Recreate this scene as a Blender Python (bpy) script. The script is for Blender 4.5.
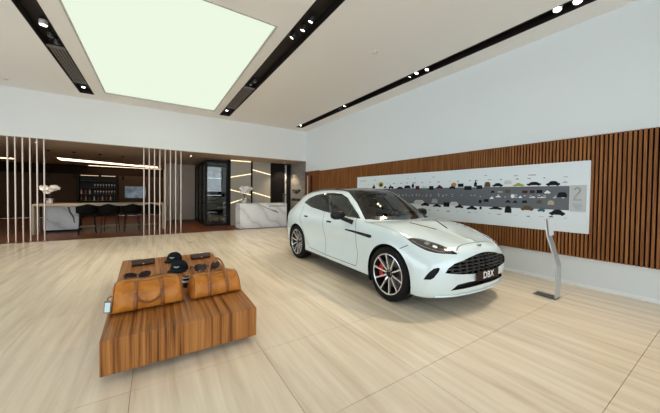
import bpy, bmesh, math, random
from mathutils import Vector as V, Matrix
from mathutils.bvhtree import BVHTree

for o in list(bpy.data.objects):
    bpy.data.objects.remove(o, do_unlink=True)
SC = bpy.context.scene
COL = SC.collection
PI = math.pi
random.seed(7)

# ------------------------------------------------------------------ camera
cam_d = bpy.data.cameras.new('camera')
cam = bpy.data.objects.new('camera', cam_d)
COL.objects.link(cam)
cam_d.sensor_fit = 'HORIZONTAL'
cam_d.sensor_width = 36.0
cam_d.lens = 36.0 * 271.915 / 660.0
cam_d.shift_y = -6.80 / 660.0
cam_d.clip_start = .05
cam_d.clip_end = 200
CF = V((0.54331748, 0.83929859, -0.01959597))
CR = V((0.83952727, -0.54317778, 0.01232353))
CU = CR.cross(CF)
cm = Matrix((CR, CU, -CF)).transposed().to_4x4()
cm.translation = V((0, 0, 1.52))
cam.matrix_world = cm
SC.camera = cam

# ------------------------------------------------------------------ world, exposure
world = bpy.data.worlds.new('overcast_sky')
SC.world = world
world.use_nodes = True
bg = world.node_tree.nodes['Background']
bg.inputs['Color'].default_value = (.84, .92, 1.0, 1)
bg.inputs['Strength'].default_value = 3.0
SC.view_settings.view_transform = 'Standard'
SC.view_settings.look = 'None'
SC.view_settings.gamma = 1.0
SC.view_settings.use_curve_mapping = False
SC.view_settings.exposure = 0.45
SC.cycles.use_denoising = True
SC.cycles.max_bounces = 10
SC.cycles.diffuse_bounces = 5
SC.cycles.sample_clamp_indirect = 6.0
SC.cycles.caustics_reflective = False
SC.cycles.caustics_refractive = False
PANEL_EMIT = .69
SPOT_W = 106.0

def portal(loc, rot, sx, sy):
    d = bpy.data.lights.new('window_portal', 'AREA')
    d.shape = 'RECTANGLE'; d.size = sx; d.size_y = sy
    d.cycles.is_portal = True
    o = bpy.data.objects.new('window_portal', d)
    COL.objects.link(o); o.location = loc; o.rotation_euler = rot
portal((-8.02, 3.5, 2.2), (0, -PI/2, 0), 4.0, 15.0)      # glazed side of the showroom
portal((-1.0, -4.02, 2.2), (PI/2, 0, PI), 13.6, 4.0)       # glazed front of the showroom

# ------------------------------------------------------------------ materials
MATS = {}
def mat(name, col=(.8, .8, .8), rough=.5, metal=0., spec=.5, coat=0., emit=None, estr=0., alpha=None):
    if name in MATS: return MATS[name]
    m = bpy.data.materials.new(name); m.use_nodes = True
    b = m.node_tree.nodes['Principled BSDF']
    b.inputs['Base Color'].default_value = (*col, 1)
    b.inputs['Roughness'].default_value = rough
    b.inputs['Metallic'].default_value = metal
    b.inputs['Specular IOR Level'].default_value = spec
    b.inputs['Coat Weight'].default_value = coat
    b.inputs['Coat Roughness'].default_value = .03
    if emit:
        b.inputs['Emission Color'].default_value = (*emit, 1)
        b.inputs['Emission Strength'].default_value = estr
    m.diffuse_color = (*col, 1)
    MATS[name] = m
    return m
def nodes(m):
    nt = m.node_tree
    return nt, nt.nodes['Principled BSDF']
def add(nt, kind, **kw):
    n = nt.nodes.new(kind)
    for k, v in kw.items(): setattr(n, k, v)
    return n
def ramp(nt, stops):
    r = nt.nodes.new('ShaderNodeValToRGB')
    e = r.color_ramp.elements
    while len(e) < len(stops): e.new(.5)
    for el, (p, c) in zip(e, stops):
        el.position = p; el.color = (*c, 1)
    return r
def grain(name, stops, scale, rough=.4, detail=6, coat=0., bump=0., rnd=True, nscale=1., dist=.6, spec=.5, coord='Object', vary=.11):
    """streaked material: noise stretched by 'scale' (x, y, z), shifted at random from piece to piece"""
    m = mat(name, stops[0][1], rough, spec=spec, coat=coat)
    nt, b = nodes(m)
    tc = add(nt, 'ShaderNodeTexCoord')
    oi = add(nt, 'ShaderNodeObjectInfo')
    mu = add(nt, 'ShaderNodeVectorMath', operation='MULTIPLY')
    mu.inputs[1].default_value = (scale[0], scale[1], scale[2])
    ge = add(nt, 'ShaderNodeNewGeometry')
    nt.links.new(ge.outputs['Position'] if coord == 'Position' else tc.outputs[coord], mu.inputs[0])
    av = add(nt, 'ShaderNodeVectorMath', operation='ADD')
    nt.links.new(mu.outputs[0], av.inputs[0])
    if rnd and coord != 'Position':
        ml = add(nt, 'ShaderNodeMath', operation='MULTIPLY'); ml.inputs[1].default_value = 37.0
        nt.links.new(oi.outputs['Random'], ml.inputs[0]); nt.links.new(ml.outputs[0], av.inputs[1])
    nz = add(nt, 'ShaderNodeTexNoise')
    nz.inputs['Scale'].default_value = nscale; nz.inputs['Detail'].default_value = detail
    nz.inputs['Roughness'].default_value = .62; nz.inputs['Distortion'].default_value = dist
    nt.links.new(av.outputs[0], nz.inputs['Vector'])
    r = ramp(nt, stops)
    nt.links.new(nz.outputs['Fac'], r.inputs[0])
    nt.links.new(r.outputs[0], b.inputs['Base Color'])
    if rnd:
        hv = add(nt, 'ShaderNodeHueSaturation')
        mr = add(nt, 'ShaderNodeMapRange'); mr.inputs[3].default_value = 1 - vary; mr.inputs[4].default_value = 1 + vary
        nt.links.new(oi.outputs['Random'], mr.inputs[0]); nt.links.new(mr.outputs[0], hv.inputs['Value'])
        nt.links.new(r.outputs[0], hv.inputs['Color']); nt.links.new(hv.outputs[0], b.inputs['Base Color'])
    if bump:
        bp = add(nt, 'ShaderNodeBump'); bp.inputs['Strength'].default_value = bump; bp.inputs['Distance'].default_value = .01
        nt.links.new(nz.outputs['Fac'], bp.inputs['Height']); nt.links.new(bp.outputs[0], b.inputs['Normal'])
    return m
def glass(name, tint=(1, 1, 1), gloss=.12, rough=.0):
    """thin pane: lets light through, reflects at a glance"""
    if name in MATS: return MATS[name]
    m = bpy.data.materials.new(name); m.use_nodes = True
    nt = m.node_tree; nt.nodes.clear()
    out = add(nt, 'ShaderNodeOutputMaterial')
    tr = add(nt, 'ShaderNodeBsdfTransparent'); tr.inputs[0].default_value = (*tint, 1)
    gl = add(nt, 'ShaderNodeBsdfGlossy'); gl.inputs['Roughness'].default_value = rough
    fr = add(nt, 'ShaderNodeFresnel'); fr.inputs[0].default_value = 1.45
    ma = add(nt, 'ShaderNodeMath', operation='ADD'); ma.inputs[1].default_value = gloss - .04; ma.use_clamp = True
    mx = add(nt, 'ShaderNodeMixShader')
    nt.links.new(fr.outputs[0], ma.inputs[0]); nt.links.new(ma.outputs[0], mx.inputs[0])
    nt.links.new(tr.outputs[0], mx.inputs[1]); nt.links.new(gl.outputs[0], mx.inputs[2])
    nt.links.new(mx.outputs[0], out.inputs[0])
    m.diffuse_color = (*tint, .3)
    MATS[name] = m
    return m
def marble(name, base=(.88, .89, .92), vein=(.22, .24, .28), sc=1.1):
    m = mat(name, base, .18)
    nt, b = nodes(m)
    tc = add(nt, 'ShaderNodeTexCoord')
    nz = add(nt, 'ShaderNodeTexNoise'); nz.inputs['Scale'].default_value = 1.6; nz.inputs['Detail'].default_value = 5
    nt.links.new(tc.outputs['Object'], nz.inputs['Vector'])
    mx = add(nt, 'ShaderNodeVectorMath', operation='MULTIPLY_ADD'); mx.inputs[1].default_value = (.7, .7, .7)
    nt.links.new(nz.outputs['Color'], mx.inputs[0]); nt.links.new(tc.outputs['Object'], mx.inputs[2])
    mp = add(nt, 'ShaderNodeMapping'); mp.inputs['Rotation'].default_value = (.3, .9, .4); mp.inputs['Scale'].default_value = (sc, sc, sc)
    nt.links.new(mx.outputs[0], mp.inputs[0])
    wv = add(nt, 'ShaderNodeTexWave'); wv.inputs['Scale'].default_value = .55; wv.inputs['Distortion'].default_value = 3.2; wv.inputs['Detail'].default_value = 4
    nt.links.new(mp.outputs[0], wv.inputs['Vector'])
    r = ramp(nt, [(0, tuple(x * .74 for x in base)), (.03, tuple(x * .89 for x in base)), (.14, tuple(x * .96 for x in base)), (1, tuple(min(1, x * 1.05) for x in base))])
    nt.links.new(wv.outputs['Fac'], r.inputs[0]); nt.links.new(r.outputs[0], b.inputs['Base Color'])
    return m

M_wall = mat('white_wall_paint', (.74, .78, .80), .6)
M_fascia = mat('white_fascia_paint', (.80, .81, .81), .6)
M_ceil = mat('ceiling_paint', (.86, .83, .79), .7)
M_tile = grain('travertine', [(.24, (.52, .41, .285)), (.42, (.66, .55, .415)), (.58, (.74, .635, .49)), (.78, (.80, .71, .58))], (8.5, .55, 8.5), rough=.22, detail=10, nscale=1.0, dist=.35, coord='Position', vary=.035)
M_grout = mat('grout', (.33, .28, .21), .8)
M_slat = grain('slat_wood', [(.25, (.12, .040, .012)), (.5, (.265, .100, .031)), (.75, (.39, .172, .058))], (26, 26, 1.2), rough=.5, nscale=1., spec=.15)
M_backing = mat('slat_backing', (.006, .004, .003), .9, spec=.05)
M_plankwood = grain('panel_wood', [(.25, (.10, .030, .009)), (.5, (.19, .064, .018)), (.78, (.28, .11, .032))], (14, 9, .5), rough=.5, rnd=False, spec=.15)
M_walnut = grain('plinth_veneer', [(.34, (.060, .018, .005)), (.43, (.205, .072, .017)), (.52, (.315, .122, .032)), (.66, (.43, .185, .056))], (34, .62, .62), rough=.33, detail=9, rnd=False, dist=.55, spec=.25)
M_black = mat('black_metal', (.006, .006, .006), .5, spec=.2)
M_darkgrey = mat('charcoal', (.03, .03, .032), .5)
M_steel = mat('brushed_steel', (.52, .53, .54), .42, metal=.6)
M_white = mat('white_print', (.85, .87, .88), .5)
M_lens = mat('lamp_lens', (1, .95, .85), .3, emit=(1, .93, .80), estr=9.)
M_glow = mat('luminous_ceiling', (.03, .03, .03), .6, spec=0., emit=(.88, .985, .80), estr=PANEL_EMIT)
M_line = mat('slanting_light_line', (1, .9, .7), .5, emit=(1.0, .80, .50), estr=1.15)
M_strip = mat('warm_light_strip', (1, .9, .7), .5, emit=(1.0, .84, .58), estr=3.0)

# ------------------------------------------------------------------ helpers
def tag(o, label=None, cat=None, group=None, kind=None):
    if label: o['label'] = label
    if cat: o['category'] = cat
    if group: o['group'] = group
    if kind: o['kind'] = kind
    return o
def link(name, me, m=None, parent=None, loc=None, rot=None):
    o = bpy.data.objects.new(name, me); COL.objects.link(o)
    if m and me and not me.materials: me.materials.append(m)
    if parent: o.parent = parent
    if loc is not None: o.location = loc
    if rot is not None: o.rotation_euler = rot
    return o
def empty(name, loc=(0, 0, 0), rz=0, label=None, cat=None, group=None):
    o = bpy.data.objects.new(name, None); COL.objects.link(o)
    o.empty_display_size = .1
    o.location = loc; o.rotation_euler = (0, 0, rz)
    return tag(o, label, cat, group)
def to_mesh(bm, name, smooth=False):
    bmesh.ops.recalc_face_normals(bm, faces=bm.faces)
    me = bpy.data.meshes.new(name); bm.to_mesh(me); bm.free()
    if smooth:
        for p in me.polygons: p.use_smooth = True
        try: me.set_sharp_from_angle(angle=math.radians(38))
        except Exception: pass
    return me
def bbox(bm, a, b):
    """axis-aligned box from corner a to corner b"""
    x0, y0, z0 = a; x1, y1, z1 = b
    v = [bm.verts.new(p) for p in ((x0,y0,z0),(x1,y0,z0),(x1,y1,z0),(x0,y1,z0),(x0,y0,z1),(x1,y0,z1),(x1,y1,z1),(x0,y1,z1))]
    for f in ((0,3,2,1),(4,5,6,7),(0,1,5,4),(1,2,6,5),(2,3,7,6),(3,0,4,7)): bm.faces.new([v[i] for i in f])
def box_mesh(name, a, b, bev=0., seg=2):
    bm = bmesh.new(); bbox(bm, a, b)
    if bev: bmesh.ops.bevel(bm, geom=bm.edges[:], offset=bev, segments=seg, affect='EDGES', profile=.5)
    return to_mesh(bm, name, bev > 0)
def box(name, a, b, m, parent=None, bev=0., seg=2):
    return link(name, box_mesh(name, a, b, bev, seg), m, parent)
def boxes(name, lst, m, parent=None):
    bm = bmesh.new()
    for a, b in lst: bbox(bm, a, b)
    return link(name, to_mesh(bm, name), m, parent)
def ring_tube(bm, pts, r, n=8, cap=True):
    """tube through points; r a number or a list"""
    pts = [V(p) for p in pts]; rs = r if isinstance(r, (list, tuple)) else [r] * len(pts)
    prev = None; up = None
    for i, p in enumerate(pts):
        t = (pts[min(i + 1, len(pts) - 1)] - pts[max(i - 1, 0)]).normalized()
        if up is None: up = t.orthogonal().normalized()
        up = (up - t * up.dot(t)).normalized()
        sd = t.cross(up)
        ring = [bm.verts.new(p + (up * math.cos(2 * PI * k / n) + sd * math.sin(2 * PI * k / n)) * rs[i]) for k in range(n)]
        if prev:
            for k in range(n): bm.faces.new((prev[k], prev[(k + 1) % n], ring[(k + 1) % n], ring[k]))
        elif cap: bm.faces.new(ring[::-1])
        prev = ring
    if cap: bm.faces.new(prev)
def tube(name, pts, r, m, parent=None, n=8):
    bm = bmesh.new(); ring_tube(bm, pts, r, n)
    return link(name, to_mesh(bm, name, True), m, parent)
def lathe_bm(bm, prof, n=32, axis='z', closed=False):
    """prof: (radius, height)"""
    rings = []
    for r, h in prof:
        ring = []
        for k in range(n):
            a = 2 * PI * k / n; c, s = math.cos(a) * r, math.sin(a) * r
            ring.append(bm.verts.new((c, s, h) if axis == 'z' else (h, c, s)))
        rings.append(ring)
    for i in range(len(rings) - 1 + (1 if closed else 0)):
        A, B = rings[i], rings[(i + 1) % len(rings)]
        for k in range(n): bm.faces.new((A[k], A[(k + 1) % n], B[(k + 1) % n], B[k]))
    if not closed:
        for ring in (rings[0], rings[-1]):
            if (ring[0].co - ring[n // 2].co).length > 1e-4: bm.faces.new(ring)
def lathe(name, prof, m, parent=None, n=32, axis='z', closed=False, loc=None):
    bm = bmesh.new(); lathe_bm(bm, prof, n, axis, closed)
    bmesh.ops.remove_doubles(bm, verts=bm.verts, dist=1e-5)
    return link(name, to_mesh(bm, name, True), m, parent, loc)
def prism_bm(bm, poly, depth, f):
    """poly 2-D points, f(u, v, w) -> 3-D; extruded w 0..depth"""
    A = [bm.verts.new(f(u, v, 0)) for u, v in poly]; B = [bm.verts.new(f(u, v, depth)) for u, v in poly]
    n = len(poly)
    bm.faces.new(A[::-1]); bm.faces.new(B)
    for i in range(n): bm.faces.new((A[i], A[(i + 1) % n], B[(i + 1) % n], B[i]))
def prism(name, poly, depth, f, m, parent=None, smooth=False):
    bm = bmesh.new(); prism_bm(bm, poly, depth, f)
    return link(name, to_mesh(bm, name, smooth), m, parent)
def text(name, s, size, depth, mw, m, parent=None, width=None):
    """flat lettering: mw places it (text runs along its x, up is its y)"""
    cu = bpy.data.curves.new(name, 'FONT'); cu.body = s; cu.size = size; cu.extrude = depth; cu.align_x = 'CENTER'; cu.align_y = 'CENTER'; cu.resolution_u = 2
    t = bpy.data.objects.new('text_source', cu); COL.objects.link(t)
    dg = bpy.context.evaluated_depsgraph_get(); dg.update()
    me = bpy.data.meshes.new_from_object(t.evaluated_get(dg)); me.name = name
    bpy.data.objects.remove(t, do_unlink=True); bpy.data.curves.remove(cu)
    me.materials.clear()
    if width:
        xs = [v.co.x for v in me.vertices]; k = width / max(1e-6, max(xs) - min(xs))
        for v in me.vertices: v.co.x *= k
    me.transform(mw)
    return link(name, me, m, parent)
def axes(o, x, y):
    x = V(x).normalized(); y = V(y).normalized(); z = x.cross(y)
    m4 = Matrix((x, y, z)).transposed().to_4x4(); m4.translation = V(o); return m4
def children(o): return [c for c in bpy.data.objects if c.parent == o]
def copy_tree(o, kids, parent=None):
    c = o.copy(); COL.objects.link(c); c.parent = parent
    for ch in kids.get(o.name, []): copy_tree(ch, kids, c)
    return c
def kid_map():
    d = {}
    for o in bpy.data.objects:
        if o.parent: d.setdefault(o.parent.name, []).append(o)
    return d

# ------------------------------------------------------------------ the room
R, D, H = 6.109, 11.607, 4.492
ZF = 3.091                   # underside of the fascia
XL, YF = -8.0, -4.0          # glazed left and front sides
YB = 22.0                    # far wall behind the bar
EDGE = 11.477                # where the stone floor stops
tag(box('floor', (XL, YF, -.20), (R, EDGE, -.012), M_grout), kind='structure')
floor = bpy.data.objects['floor']
TX, TY, TX0, TY0 = 1.031, 1.0, -.15, .532
xs = [XL] + [TX0 + TX * k for k in range(-7, 7) if XL + .05 < TX0 + TX * k < R - .05] + [R]
ys = [YF] + [TY0 + TY * k for k in range(-4, 11) if YF + .05 < TY0 + TY * k < EDGE - .05] + [EDGE]
tile_cache = {}
for i in range(len(xs) - 1):
    for j in range(len(ys) - 1):
        w, d = xs[i + 1] - xs[i], ys[j + 1] - ys[j]
        key = (round(w, 3), round(d, 3))
        if key not in tile_cache:
            g = .0018
            tile_cache[key] = box_mesh('floor_tile', (-w / 2 + g, -d / 2 + g, -.010), (w / 2 - g, d / 2 - g, 0))
        link('floor_tile', tile_cache[key], M_tile, floor, ((xs[i] + xs[i + 1]) / 2, (ys[j] + ys[j + 1]) / 2, 0))
M_barfloor = grain('dark_red_timber', [(.3, (.050, .014, .005)), (.55, (.11, .032, .010)), (.8, (.17, .055, .018))], (2.2, .35, 1), rough=.4, rnd=False, spec=.2)
tag(box('floor_bar', (XL, EDGE, -.20), (R, YB, -.002), M_barfloor), kind='structure')

# ceiling with three light slots and the luminous field
SLOTS = [(-1.875, -1.535), (2.085, 2.455), (5.285, 5.590)]
SLOT_END = 11.03
GL = (-1.245, 4.635, 1.85, 10.67)
cx = sorted([XL, R] + [v for s in SLOTS for v in s] + [GL[0], GL[2]])
cy = sorted([YF, D, SLOT_END, GL[1], GL[3]])
cells = []
for i in range(len(cx) - 1):
    for j in range(len(cy) - 1):
        mx, my = (cx[i] + cx[i + 1]) / 2, (cy[j] + cy[j + 1]) / 2
        if any(a < mx < b for a, b in SLOTS) and my < SLOT_END: continue
        if GL[0] < mx < GL[2] and GL[1] < my < GL[3]: continue
        cells.append(((cx[i], cy[j], H), (cx[i + 1], cy[j + 1], H + .20)))
tag(boxes('ceiling', cells, M_ceil), kind='structure')
tag(box('ceiling_roof', (XL, YF, H + .20), (R, D + .3, H + .30), M_ceil), kind='structure')
tag(box('wall_right', (R, YF, 0), (R + .25, D, H + .3), M_wall), kind='structure')
tag(box('wall_back', (XL, D, ZF), (R + .25, D + .30, H + .3), M_fascia), kind='structure')
tag(box('baseboard_right', (R - .012, YF, 0), (R, 11.40, .055), M_white), kind='structure')
# glazed sides out of the picture: they bring the daylight
M_frame = mat('window_frame_metal', (.06, .06, .065), .4)
M_pane = glass('window_glass', (.97, .99, .98), .06)
def glazing(name, along, n, fixed, a0, a1, z0, z1):
    w = empty(name); tag(w, kind='structure')
    def bx(u0, u1, q0, q1, t):
        return ((u0, fixed - t, q0), (u1, fixed + t, q1)) if along == 'x' else ((fixed - t, u0, q0), (fixed + t, u1, q1))
    st = (a1 - a0) / n
    lst = [bx(a0, a1, z0, z0 + .08, .05), bx(a0, a1, z1 - .08, z1, .05)] + [bx(a0 + st * k - .03, a0 + st * k + .03, z0, z1, .05) for k in range(n + 1)]
    boxes('window_frame', lst, M_frame, w)
    for k in range(n):
        a, b = bx(a0 + st * k + .03, a0 + st * (k + 1) - .03, z0 + .08, z1 - .08, .006)
        box('pane', a, b, M_pane, w)
glazing('window_1', 'y', 6, XL, YF, 11.0, .05, 4.35)
glazing('window_2', 'x', 6, YF, XL, R, .05, 4.35)
tag(boxes('wall_left', [((XL - .2, 11.03, 0), (XL, YB, H + .3)), ((XL - .2, YF, 4.35), (XL, 11.03, H + .3)), ((XL - .2, YF, -.2), (XL, 11.03, .05))], M_wall), kind='structure')
tag(boxes('wall_front', [((XL, YF - .2, 4.35), (R + .25, YF, H + .3)), ((XL, YF - .2, -.2), (R + .25, YF, .05))], M_wall), kind='structure')

# luminous stretch ceiling
lp = empty('luminous_ceiling_panel', (0, 0, H), 0, 'large rectangular luminous panel glowing pale green white in the ceiling', 'ceiling light')
box('diffuser', (GL[0], GL[1], .03), (GL[2], GL[3], .05), M_glow, lp)
e = .022
boxes('edge_frame', [((GL[0], GL[1], -.004), (GL[0] + e, GL[3], .03)), ((GL[2] - e, GL[1], -.004), (GL[2], GL[3], .03)), ((GL[0] + e, GL[1], -.004), (GL[2] - e, GL[1] + e, .03)), ((GL[0] + e, GL[3] - e, -.004), (GL[2] - e, GL[3], .03))], mat('panel_edge', (.42, .40, .37), .5), lp)

# recessed light tracks
M_track = mat('track_black', (.010, .007, .006), .5)
M_ventgrey = mat('vent_blade', (.22, .19, .175), .5)
M_spotw = mat('spot_housing_white', (.75, .74, .72), .4)
TRK = []
tl = ['black recessed light track left of the luminous panel', 'black recessed light track between luminous panel and white side wall', 'long black recessed light track nearest the white side wall']
for (a, b), lab in zip(SLOTS, tl):
    t = empty('light_track', (0, 0, H), 0, lab, 'light track')
    tag(t, group='recessed ceiling light tracks')
    boxes('housing', [((a, YF + .05, .135), (b, SLOT_END, .15)), ((a, YF + .05, -.003), (a + .012, SLOT_END, .135)), ((b - .012, YF + .05, -.003), (b, SLOT_END, .135)), ((a + .012, SLOT_END - .012, -.003), (b - .012, SLOT_END, .135))], M_track, t)
    TRK.append(t)
def vents(k, y0, y1):
    a, b = SLOTS[k]; n = 5
    for q in range(n):
        x = a + .06 + (b - a - .12) * q / (n - 1)
        box('vent_blade', (x - .010, y0, .012), (x + .010, y1, .05), M_ventgrey, TRK[k])
    box('vent_end', (a + .014, y0 - .02, .010), (b - .014, y0, .06), M_ventgrey, TRK[k])
    box('vent_end', (a + .014, y1, .010), (b - .014, y1 + .02, .06), M_ventgrey, TRK[k])
vents(0, 7.95, 10.10)
vents(1, 7.85, 10.0)
ORD = ['first', 'second', 'third', 'fourth', 'fifth', 'sixth', 'seventh', 'eighth']
def spotlight(k, y, dx, tilt, watts, lab, big=False):
    spread = 74 if k == 2 else 100
    a, b = SLOTS[k]; x = (a + b) / 2 + dx
    t = empty('track_spotlight', (x, y, H + .045), 0, lab, 'spotlight', 'track spotlights in the ceiling')
    r = .062 if big else .050
    body = lathe('lamp_body', [(r * .6, .07), (r, .055), (r, -.028), (r * .86, -.030), (r * .80, -.006), (.0, -.004)], M_spotw if big else M_darkgrey, t, 20)
    lens = lathe('lens', [(.0, -.010), (r * .80, -.010), (r * .80, -.016), (.0, -.016)], M_lens, t, 20)
    box('gimbal', (-.006, -.012, .06), (.006, .012, .088), M_darkgrey, t)
    body.rotation_euler = lens.rotation_euler = tilt
    if watts:
        d = bpy.data.lights.new('spot_beam', 'SPOT'); d.energy = watts; d.color = (1, .85, .64); d.spot_size = math.radians(spread); d.spot_blend = 1.0; d.shadow_soft_size = .05
        s = bpy.data.objects.new('spot_beam', d); COL.objects.link(s); s.parent = t; s.location = (0, 0, -.03); s.rotation_euler = tilt
for i, (k, y, dx, tilt, w, lab, big) in enumerate([
    (0, 7.00, .03, (0, 0, 0), 0, 'round white downlight in left track, nearest the camera', True),
    (0, 7.45, .02, (.3, 0, 0), 1, 'small tilted spotlight in left track behind the round white downlight', False),
    (0, 7.72, .05, (.3, 0, 0), 0, 'small tilted spotlight in left track next to the air vent', False),
    (0, 10.5, 0, (-.3, 0, 0), .8, 'spotlight at the far end of the left ceiling track', False),
    (1, 4.22, .02, (.25, .2, 0), 1, 'nearest bright spotlight of the trio in the middle track', False),
    (1, 4.52, .02, (.25, .2, 0), 1, 'second bright spotlight of the trio in the middle track', False),
    (1, 4.85, -.04, (.35, .5, 0), 0, 'farthest spotlight of the trio in the middle track', False),
    (1, 7.30, 0, (.3, .2, 0), 1, 'spotlight in middle track just before the air vent', False),
    (1, 7.55, -.03, (.3, .3, 0), 0, 'tilted spotlight in middle track touching the air vent', False),
    (1, 10.4, -.05, (-.3, 0, 0), .8, 'spotlight at the far end of the middle ceiling track', False),
    (2, 1.50, 0, (-.02, .42, 0), 1.7, 'larger bright spotlight at near end of the side wall track', True),
    (2, 1.74, -.03, (0, .36, 0), 1.7, 'bright spotlight beside the largest one in side wall track', True),
    (2, 4.25, .02, (0, .42, 0), 1.4, 'nearest spotlight of the trio halfway along the side wall track', False),
    (2, 4.52, -.02, (0, .42, 0), 1.4, 'middle spotlight of the trio halfway along the side wall track', False),
    (2, 4.74, 0, (.4, .2, 0), 0, 'farthest spotlight of the trio halfway along the side wall track', False),
    (2, 7.55, 0, (.2, .42, 0), 1.4, 'nearer spotlight of the pair far along the side wall track', False),
    (2, 7.85, .02, (.3, .15, 0), 0, 'farther spotlight of the pair far along the side wall track', False),
    (2, 10.75, -.05, (-.3, .42, 0), .8, 'spotlight at the far end of the side wall track', False)]):
    spotlight(k, y, dx, tilt, SPOT_W * w, lab, big)
for x, y, lab in [(-3.32, 10.86, 'small round smoke detector on ceiling left of the left track'), (3.86, 4.31, 'small round smoke detector on ceiling between middle and side wall tracks')]:
    t = empty('smoke_detector', (x, y, H), 0, lab, 'smoke detector', 'ceiling smoke detectors')
    lathe('base', [(.055, 0), (.055, -.012), (.0, -.013)], mat('detector_white', (.62, .60, .58), .5), t, 20)
    lathe('sensor', [(.034, -.012), (.028, -.03), (.0, -.032)], mat('detector_white', (.62, .60, .58), .5), t, 16)

# ------------------------------------------------------------------ timber slats, door and poster on the right wall
ZS0, ZS1 = .501, 2.544
sp = empty('slat_cladding', (R - .003, 0, 0), 0, 'wall cladding of upright brown timber slats on black backing', 'wall cladding')
box('backing', (-.012, -1.4, ZS0), (0, 10.30, ZS1), M_backing, sp)
sl = box_mesh('slat', (-.046, -.0155, ZS0), (-.012, .0155, ZS1))
y = -1.37
while y < 10.28:
    link('slat', sl, M_slat, sp, (0, y, 0)); y += .0517
# flush timber door at the corner
dr = empty('door_1', (R, 0, 0)); tag(dr, kind='structure')
box('door_leaf', (-.046, 10.32, 0), (-.002, 10.72, ZS1), M_plankwood, dr)
box('door_leaf', (-.046, 10.725, 0), (-.002, 10.86, ZS1), M_plankwood, dr)
box('door_leaf', (-.046, 11.08, 0), (-.002, 11.22, ZS1), M_plankwood, dr)
boxes('recess', [((-.008, 10.86, .5), (-.002, 11.08, ZS1 - .16)), ((-.046, 10.86, ZS1 - .16), (-.002, 11.08, ZS1)), ((-.046, 10.86, 0), (-.002, 11.08, .5))], M_plankwood, dr)
box('dark_glass', (-.012, 10.87, .5), (-.008, 11.07, ZS1 - .16), M_black, dr)
box('pull_handle', (-.075, 11.24, .7), (-.05, 11.33, ZS1 - .16), mat('pale_bronze', (.55, .40, .30), .4), dr, .004)
boxes('door_frame', [((-.060, 11.40, 0), (-.002, 11.56, ZS1 + .03)), ((-.048, 11.22, 0), (-.002, 11.40, ZS1)), ((-.058, 10.3, ZS1), (-.002, 11.40, ZS1 + .03))], mat('dark_red_timber_frame', (.10, .032, .016), .4), dr)
# ------------------------------------------------------------------ history poster
XP = R - .050
po = empty('timeline_poster', (XP, 0, 0), 0, 'long white timeline poster with rows of small car pictures on slatted wall', 'poster')
PY0, PY1, PZ0, PZ1 = 1.438, 7.56, .915, 2.135
box('panel', (-.028, PY0, PZ0), (0, PY1, PZ1), mat('poster_paper', (.72, .78, .82), .5), po, .002, 1)
M_band = mat('print_slate_grey', (.100, .112, .128), .5)
M_pale = mat('print_pale_grey', (.50, .51, .52), .5)
box('grey_band', (-.0295, 1.70, 1.295), (-.028, PY1 - .02, 1.718), M_band, po)
box('pale_square', (-.0295, 1.478, 1.275), (-.028, 1.695, 1.728), M_pale, po)
PC = {'k': (.012, .012, .014), 'r': (.075, .018, .016), 'w': (.80, .82, .83), 'g': (.34, .35, .36), 'y': (.34, .32, .05), 'b': (.13, .075, .04), 't': (.06, .12, .15), 'o': (.50, .24, .05), 'p': (.58, .57, .60), 'n': (.42, .35, .24)}
SH = {
 'coupe': [(0, .18), (.02, .42), (.20, .55), (.34, .86), (.46, 1), (.60, .98), (.78, .66), (.97, .52), (1, .30), (.98, .16), (.90, .16), (.86, .02), (.78, .0), (.73, .14), (.28, .14), (.24, .0), (.16, .02), (.11, .16)],
 'sedan': [(0, .2), (.01, .5), (.16, .58), (.30, .92), (.42, 1), (.62, 1), (.74, .9), (.86, .62), (.98, .54), (1, .2), (.91, .16), (.86, .0), (.78, .0), (.73, .14), (.28, .14), (.23, .0), (.15, .0), (.1, .16)],
 'vintage': [(0, .15), (.04, .5), (.1, .55), (.3, .56), (.36, .95), (.44, 1), (.5, .62), (.9, .5), (1, .3), (1, .12), (.9, .1), (.84, 0), (.72, 0), (.66, .16), (.32, .16), (.27, 0), (.14, 0), (.08, .14)],
 'block': [(0, 0), (1, 0), (1, 1), (0, 1)],
 'figure': [(.1, 0), (.9, 0), (.85, .30), (.98, .52), (.80, .60), (.66, .78), (.72, .92), (.56, 1), (.40, .95), (.40, .78), (.22, .62), (.05, .42)],
 'bus': [(0, 0), (.05, .55), (.2, .95), (.4, 1), (.75, 1), (.92, .8), (1, .4), (1, 0)],
 'disc': [(.5 + .5 * math.cos(2 * PI * k / 20), .5 + .5 * math.sin(2 * PI * k / 20)) for k in range(20)]}
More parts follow.
